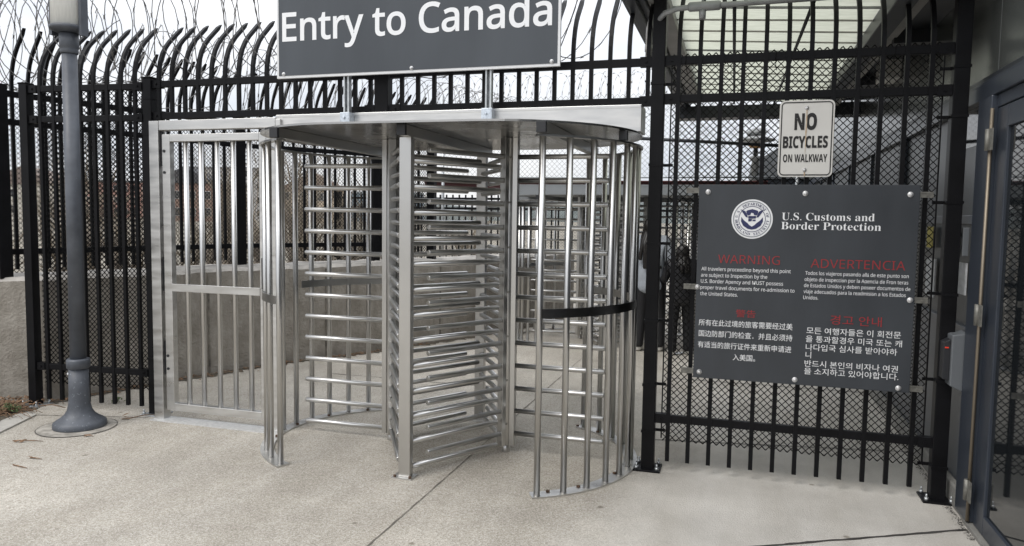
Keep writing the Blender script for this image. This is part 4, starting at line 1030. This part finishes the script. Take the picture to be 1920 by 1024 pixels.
house('apartment_building', 'pinkish brick block with flat roof in the far town', -163, 163, 20, 12, 9.5, (.33, .19, .16), (.12, .12, .12), 3, 8, False)
house('warehouse', 'low blue grey warehouse in the far town', -88, 168, 26, 14, 7, (.16, .21, .25), (.2, .22, .23), 1, 9, False)
mb = MB(); rnd = random.Random(9); vs = []; fs = []; nx = 80
for i in range(nx + 1):
    a = R(-78 + 90 * i / nx); d1 = 330
    for dd, hh in ((d1, 0), (d1 + 12, 6 + 2.5 * math.sin(i * .35) + rnd.uniform(0, 2.2)), (d1 + 50, 9 + 3 * math.sin(i * .21) + rnd.uniform(0, 1.5)), (d1 + 120, 0)):
        vs.append((dd * math.sin(a), dd * math.cos(a), hh))
    if i:
        for k in range(3): q = (i - 1) * 4 + k; fs.append((q, q + 4, q + 5, q + 1))
mb.add(vs, fs, True)
struct('hills', mb, mat('wooded_hill', (.11, .125, .12), .95, var=.35, vscale=.08, bump=.6, bscale=.4))

# ------------------------------------------------------------------ litter
rnd = random.Random(4); lit = MB()
def leafquad(mb_, x, y, z, L_, a, tilt):
    u = Vector((math.cos(a), math.sin(a), tilt)).normalized() * L_; v = Vector((-math.sin(a), math.cos(a), rnd.uniform(-.5, .5))).normalized() * L_ * .42; c_ = Vector((x, y, z))
    mb_.add([c_ - u, c_ - u * .2 - v, c_ + u, c_ - u * .1 + v, c_ + Vector((0, 0, L_ * .25))], [(0, 1, 4), (1, 2, 4), (2, 3, 4), (3, 0, 4)])
for i in range(700):
    x = -5.4 - abs(rnd.gauss(0, .35)); y = 4.35 + rnd.gauss(0, .2)
    if y > 4.72 + (x + 5.5) * .39: y = 4.70 + (x + 5.5) * .39
    leafquad(lit, x, y, .015 + rnd.random() * .05 * math.exp(-((x + 5.6) ** 2) * 4), rnd.uniform(.012, .035), rnd.uniform(0, 6.28), rnd.uniform(-.4, .6))
for i in range(420):
    k = rnd.uniform(1, 4.6); j = int(k); a = Vector(WALL[j]).lerp(Vector(WALL[j + 1]), k - j); 
    leafquad(lit, a.x + abs(rnd.gauss(0, .09)) + .02, a.y + rnd.uniform(-.02, .02), .008 + rnd.random() * .012, rnd.uniform(.010, .026), rnd.uniform(0, 6.28), rnd.uniform(-.3, .4))
for i in range(60):
    x = -5.3 - abs(rnd.gauss(0, .3)); y = 4.42 + rnd.gauss(0, .12); a = rnd.uniform(-.6, .6); L_ = rnd.uniform(.05, .22)
    lit.tube([(x, y, .03), (x + L_ * .5 * math.cos(a), y + L_ * .5 * math.sin(a), .045), (x + L_ * math.cos(a), y + L_ * math.sin(a), .02)], .0022, 4)
tag(lit.obj('leaf_litter', 'leaf_dry', None, off=(-5.5, 4.4, 0)), 'brown dead leaves and sticks heaped in the planting bed', 'leaf litter', kind='stuff')
dk = MB()
for i in range(900):
    t_ = rnd.random(); y = 4.2 + t_ * 1.7; x = 1.205 - abs(rnd.gauss(0, .018)) - (0 if y > 4.5 else .0)
    s_ = rnd.uniform(.002, .007); leafquad(dk, x, y, .004, s_, rnd.uniform(0, 6.28), .2)
tag(dk.obj('grit', 'joint', None, off=(1.2, 5, 0)), 'dark grit gathered along the building plinth', 'grit', kind='stuff')
wd = MB()
for i in range(90):
    a = rnd.uniform(0, 6.28); rr = rnd.random() * .09; leafquad(wd, -5.42 + rr * math.cos(a), 4.38 + rr * math.sin(a) * .6, .03 + rnd.random() * .045, rnd.uniform(.01, .022), rnd.uniform(0, 6.28), rnd.uniform(0, 1))
tag(wd.obj('weed', 'leaf_green', None, off=(-5.42, 4.38, 0)), 'small green weed growing in the planting bed at the left edge', 'weed')
wd = MB()
for i in range(40):
    a = rnd.uniform(0, 6.28); rr = rnd.random() * .05; leafquad(wd, -4.93 + rr * math.cos(a), 4.95 + rr * math.sin(a), .012 + rnd.random() * .03, rnd.uniform(.008, .016), rnd.uniform(0, 6.28), rnd.uniform(0, 1))
tag(wd.obj('weed', 'leaf_green', None, off=(-4.93, 4.95, 0)), 'tiny green weed behind the lamp base', 'weed')
def twig(pts, label, leaf=None, r=.0035):
    mb_ = MB(); c_ = Vector(pts[0]); mb_.tube(pts, [r * 1.2] + [r] * (len(pts) - 2) + [r * .5], 5)
    if leaf:
        for q in leaf: leafquad(mb_, *q, .03, rnd.uniform(0, 6.28), .3)
    tag(mb_.obj('twig', 'leaf_dry', None, off=c_), label, 'twig', 'twigs on the pavement')
twig([(-4.76, 3.86, .006), (-4.70, 3.87, .012), (-4.63, 3.90, .01), (-4.56, 3.92, .006)], 'longest forked twig with a dry leaf on the pavement left of the lamp base', [(-4.72, 3.86, .01), (-4.68, 3.87, .012)])
twig([(-4.33, 3.63, .005), (-4.29, 3.625, .01), (-4.235, 3.63, .005)], 'short forked twig between the lamp base and the bottom edge', [(-4.32, 3.63, .006)])
twig([(-4.31, 3.49, .005), (-4.22, 3.475, .007), (-4.17, 3.47, .005)], 'small dark stick nearest the bottom left corner')
twig([(-4.42, 4.13, .005), (-4.38, 4.12, .012), (-4.34, 4.13, .005)], 'curled dark leaf stalk just right of the lamp base', [(-4.38, 4.12, .008)])
twig([(-4.50, 4.55, .006), (-4.44, 4.56, .012), (-4.36, 4.63, .03), (-4.31, 4.70, .02)], 'thin curved twig lying between the lamp base and the gate post', [(-4.47, 4.56, .02), (-4.49, 4.58, .035)])
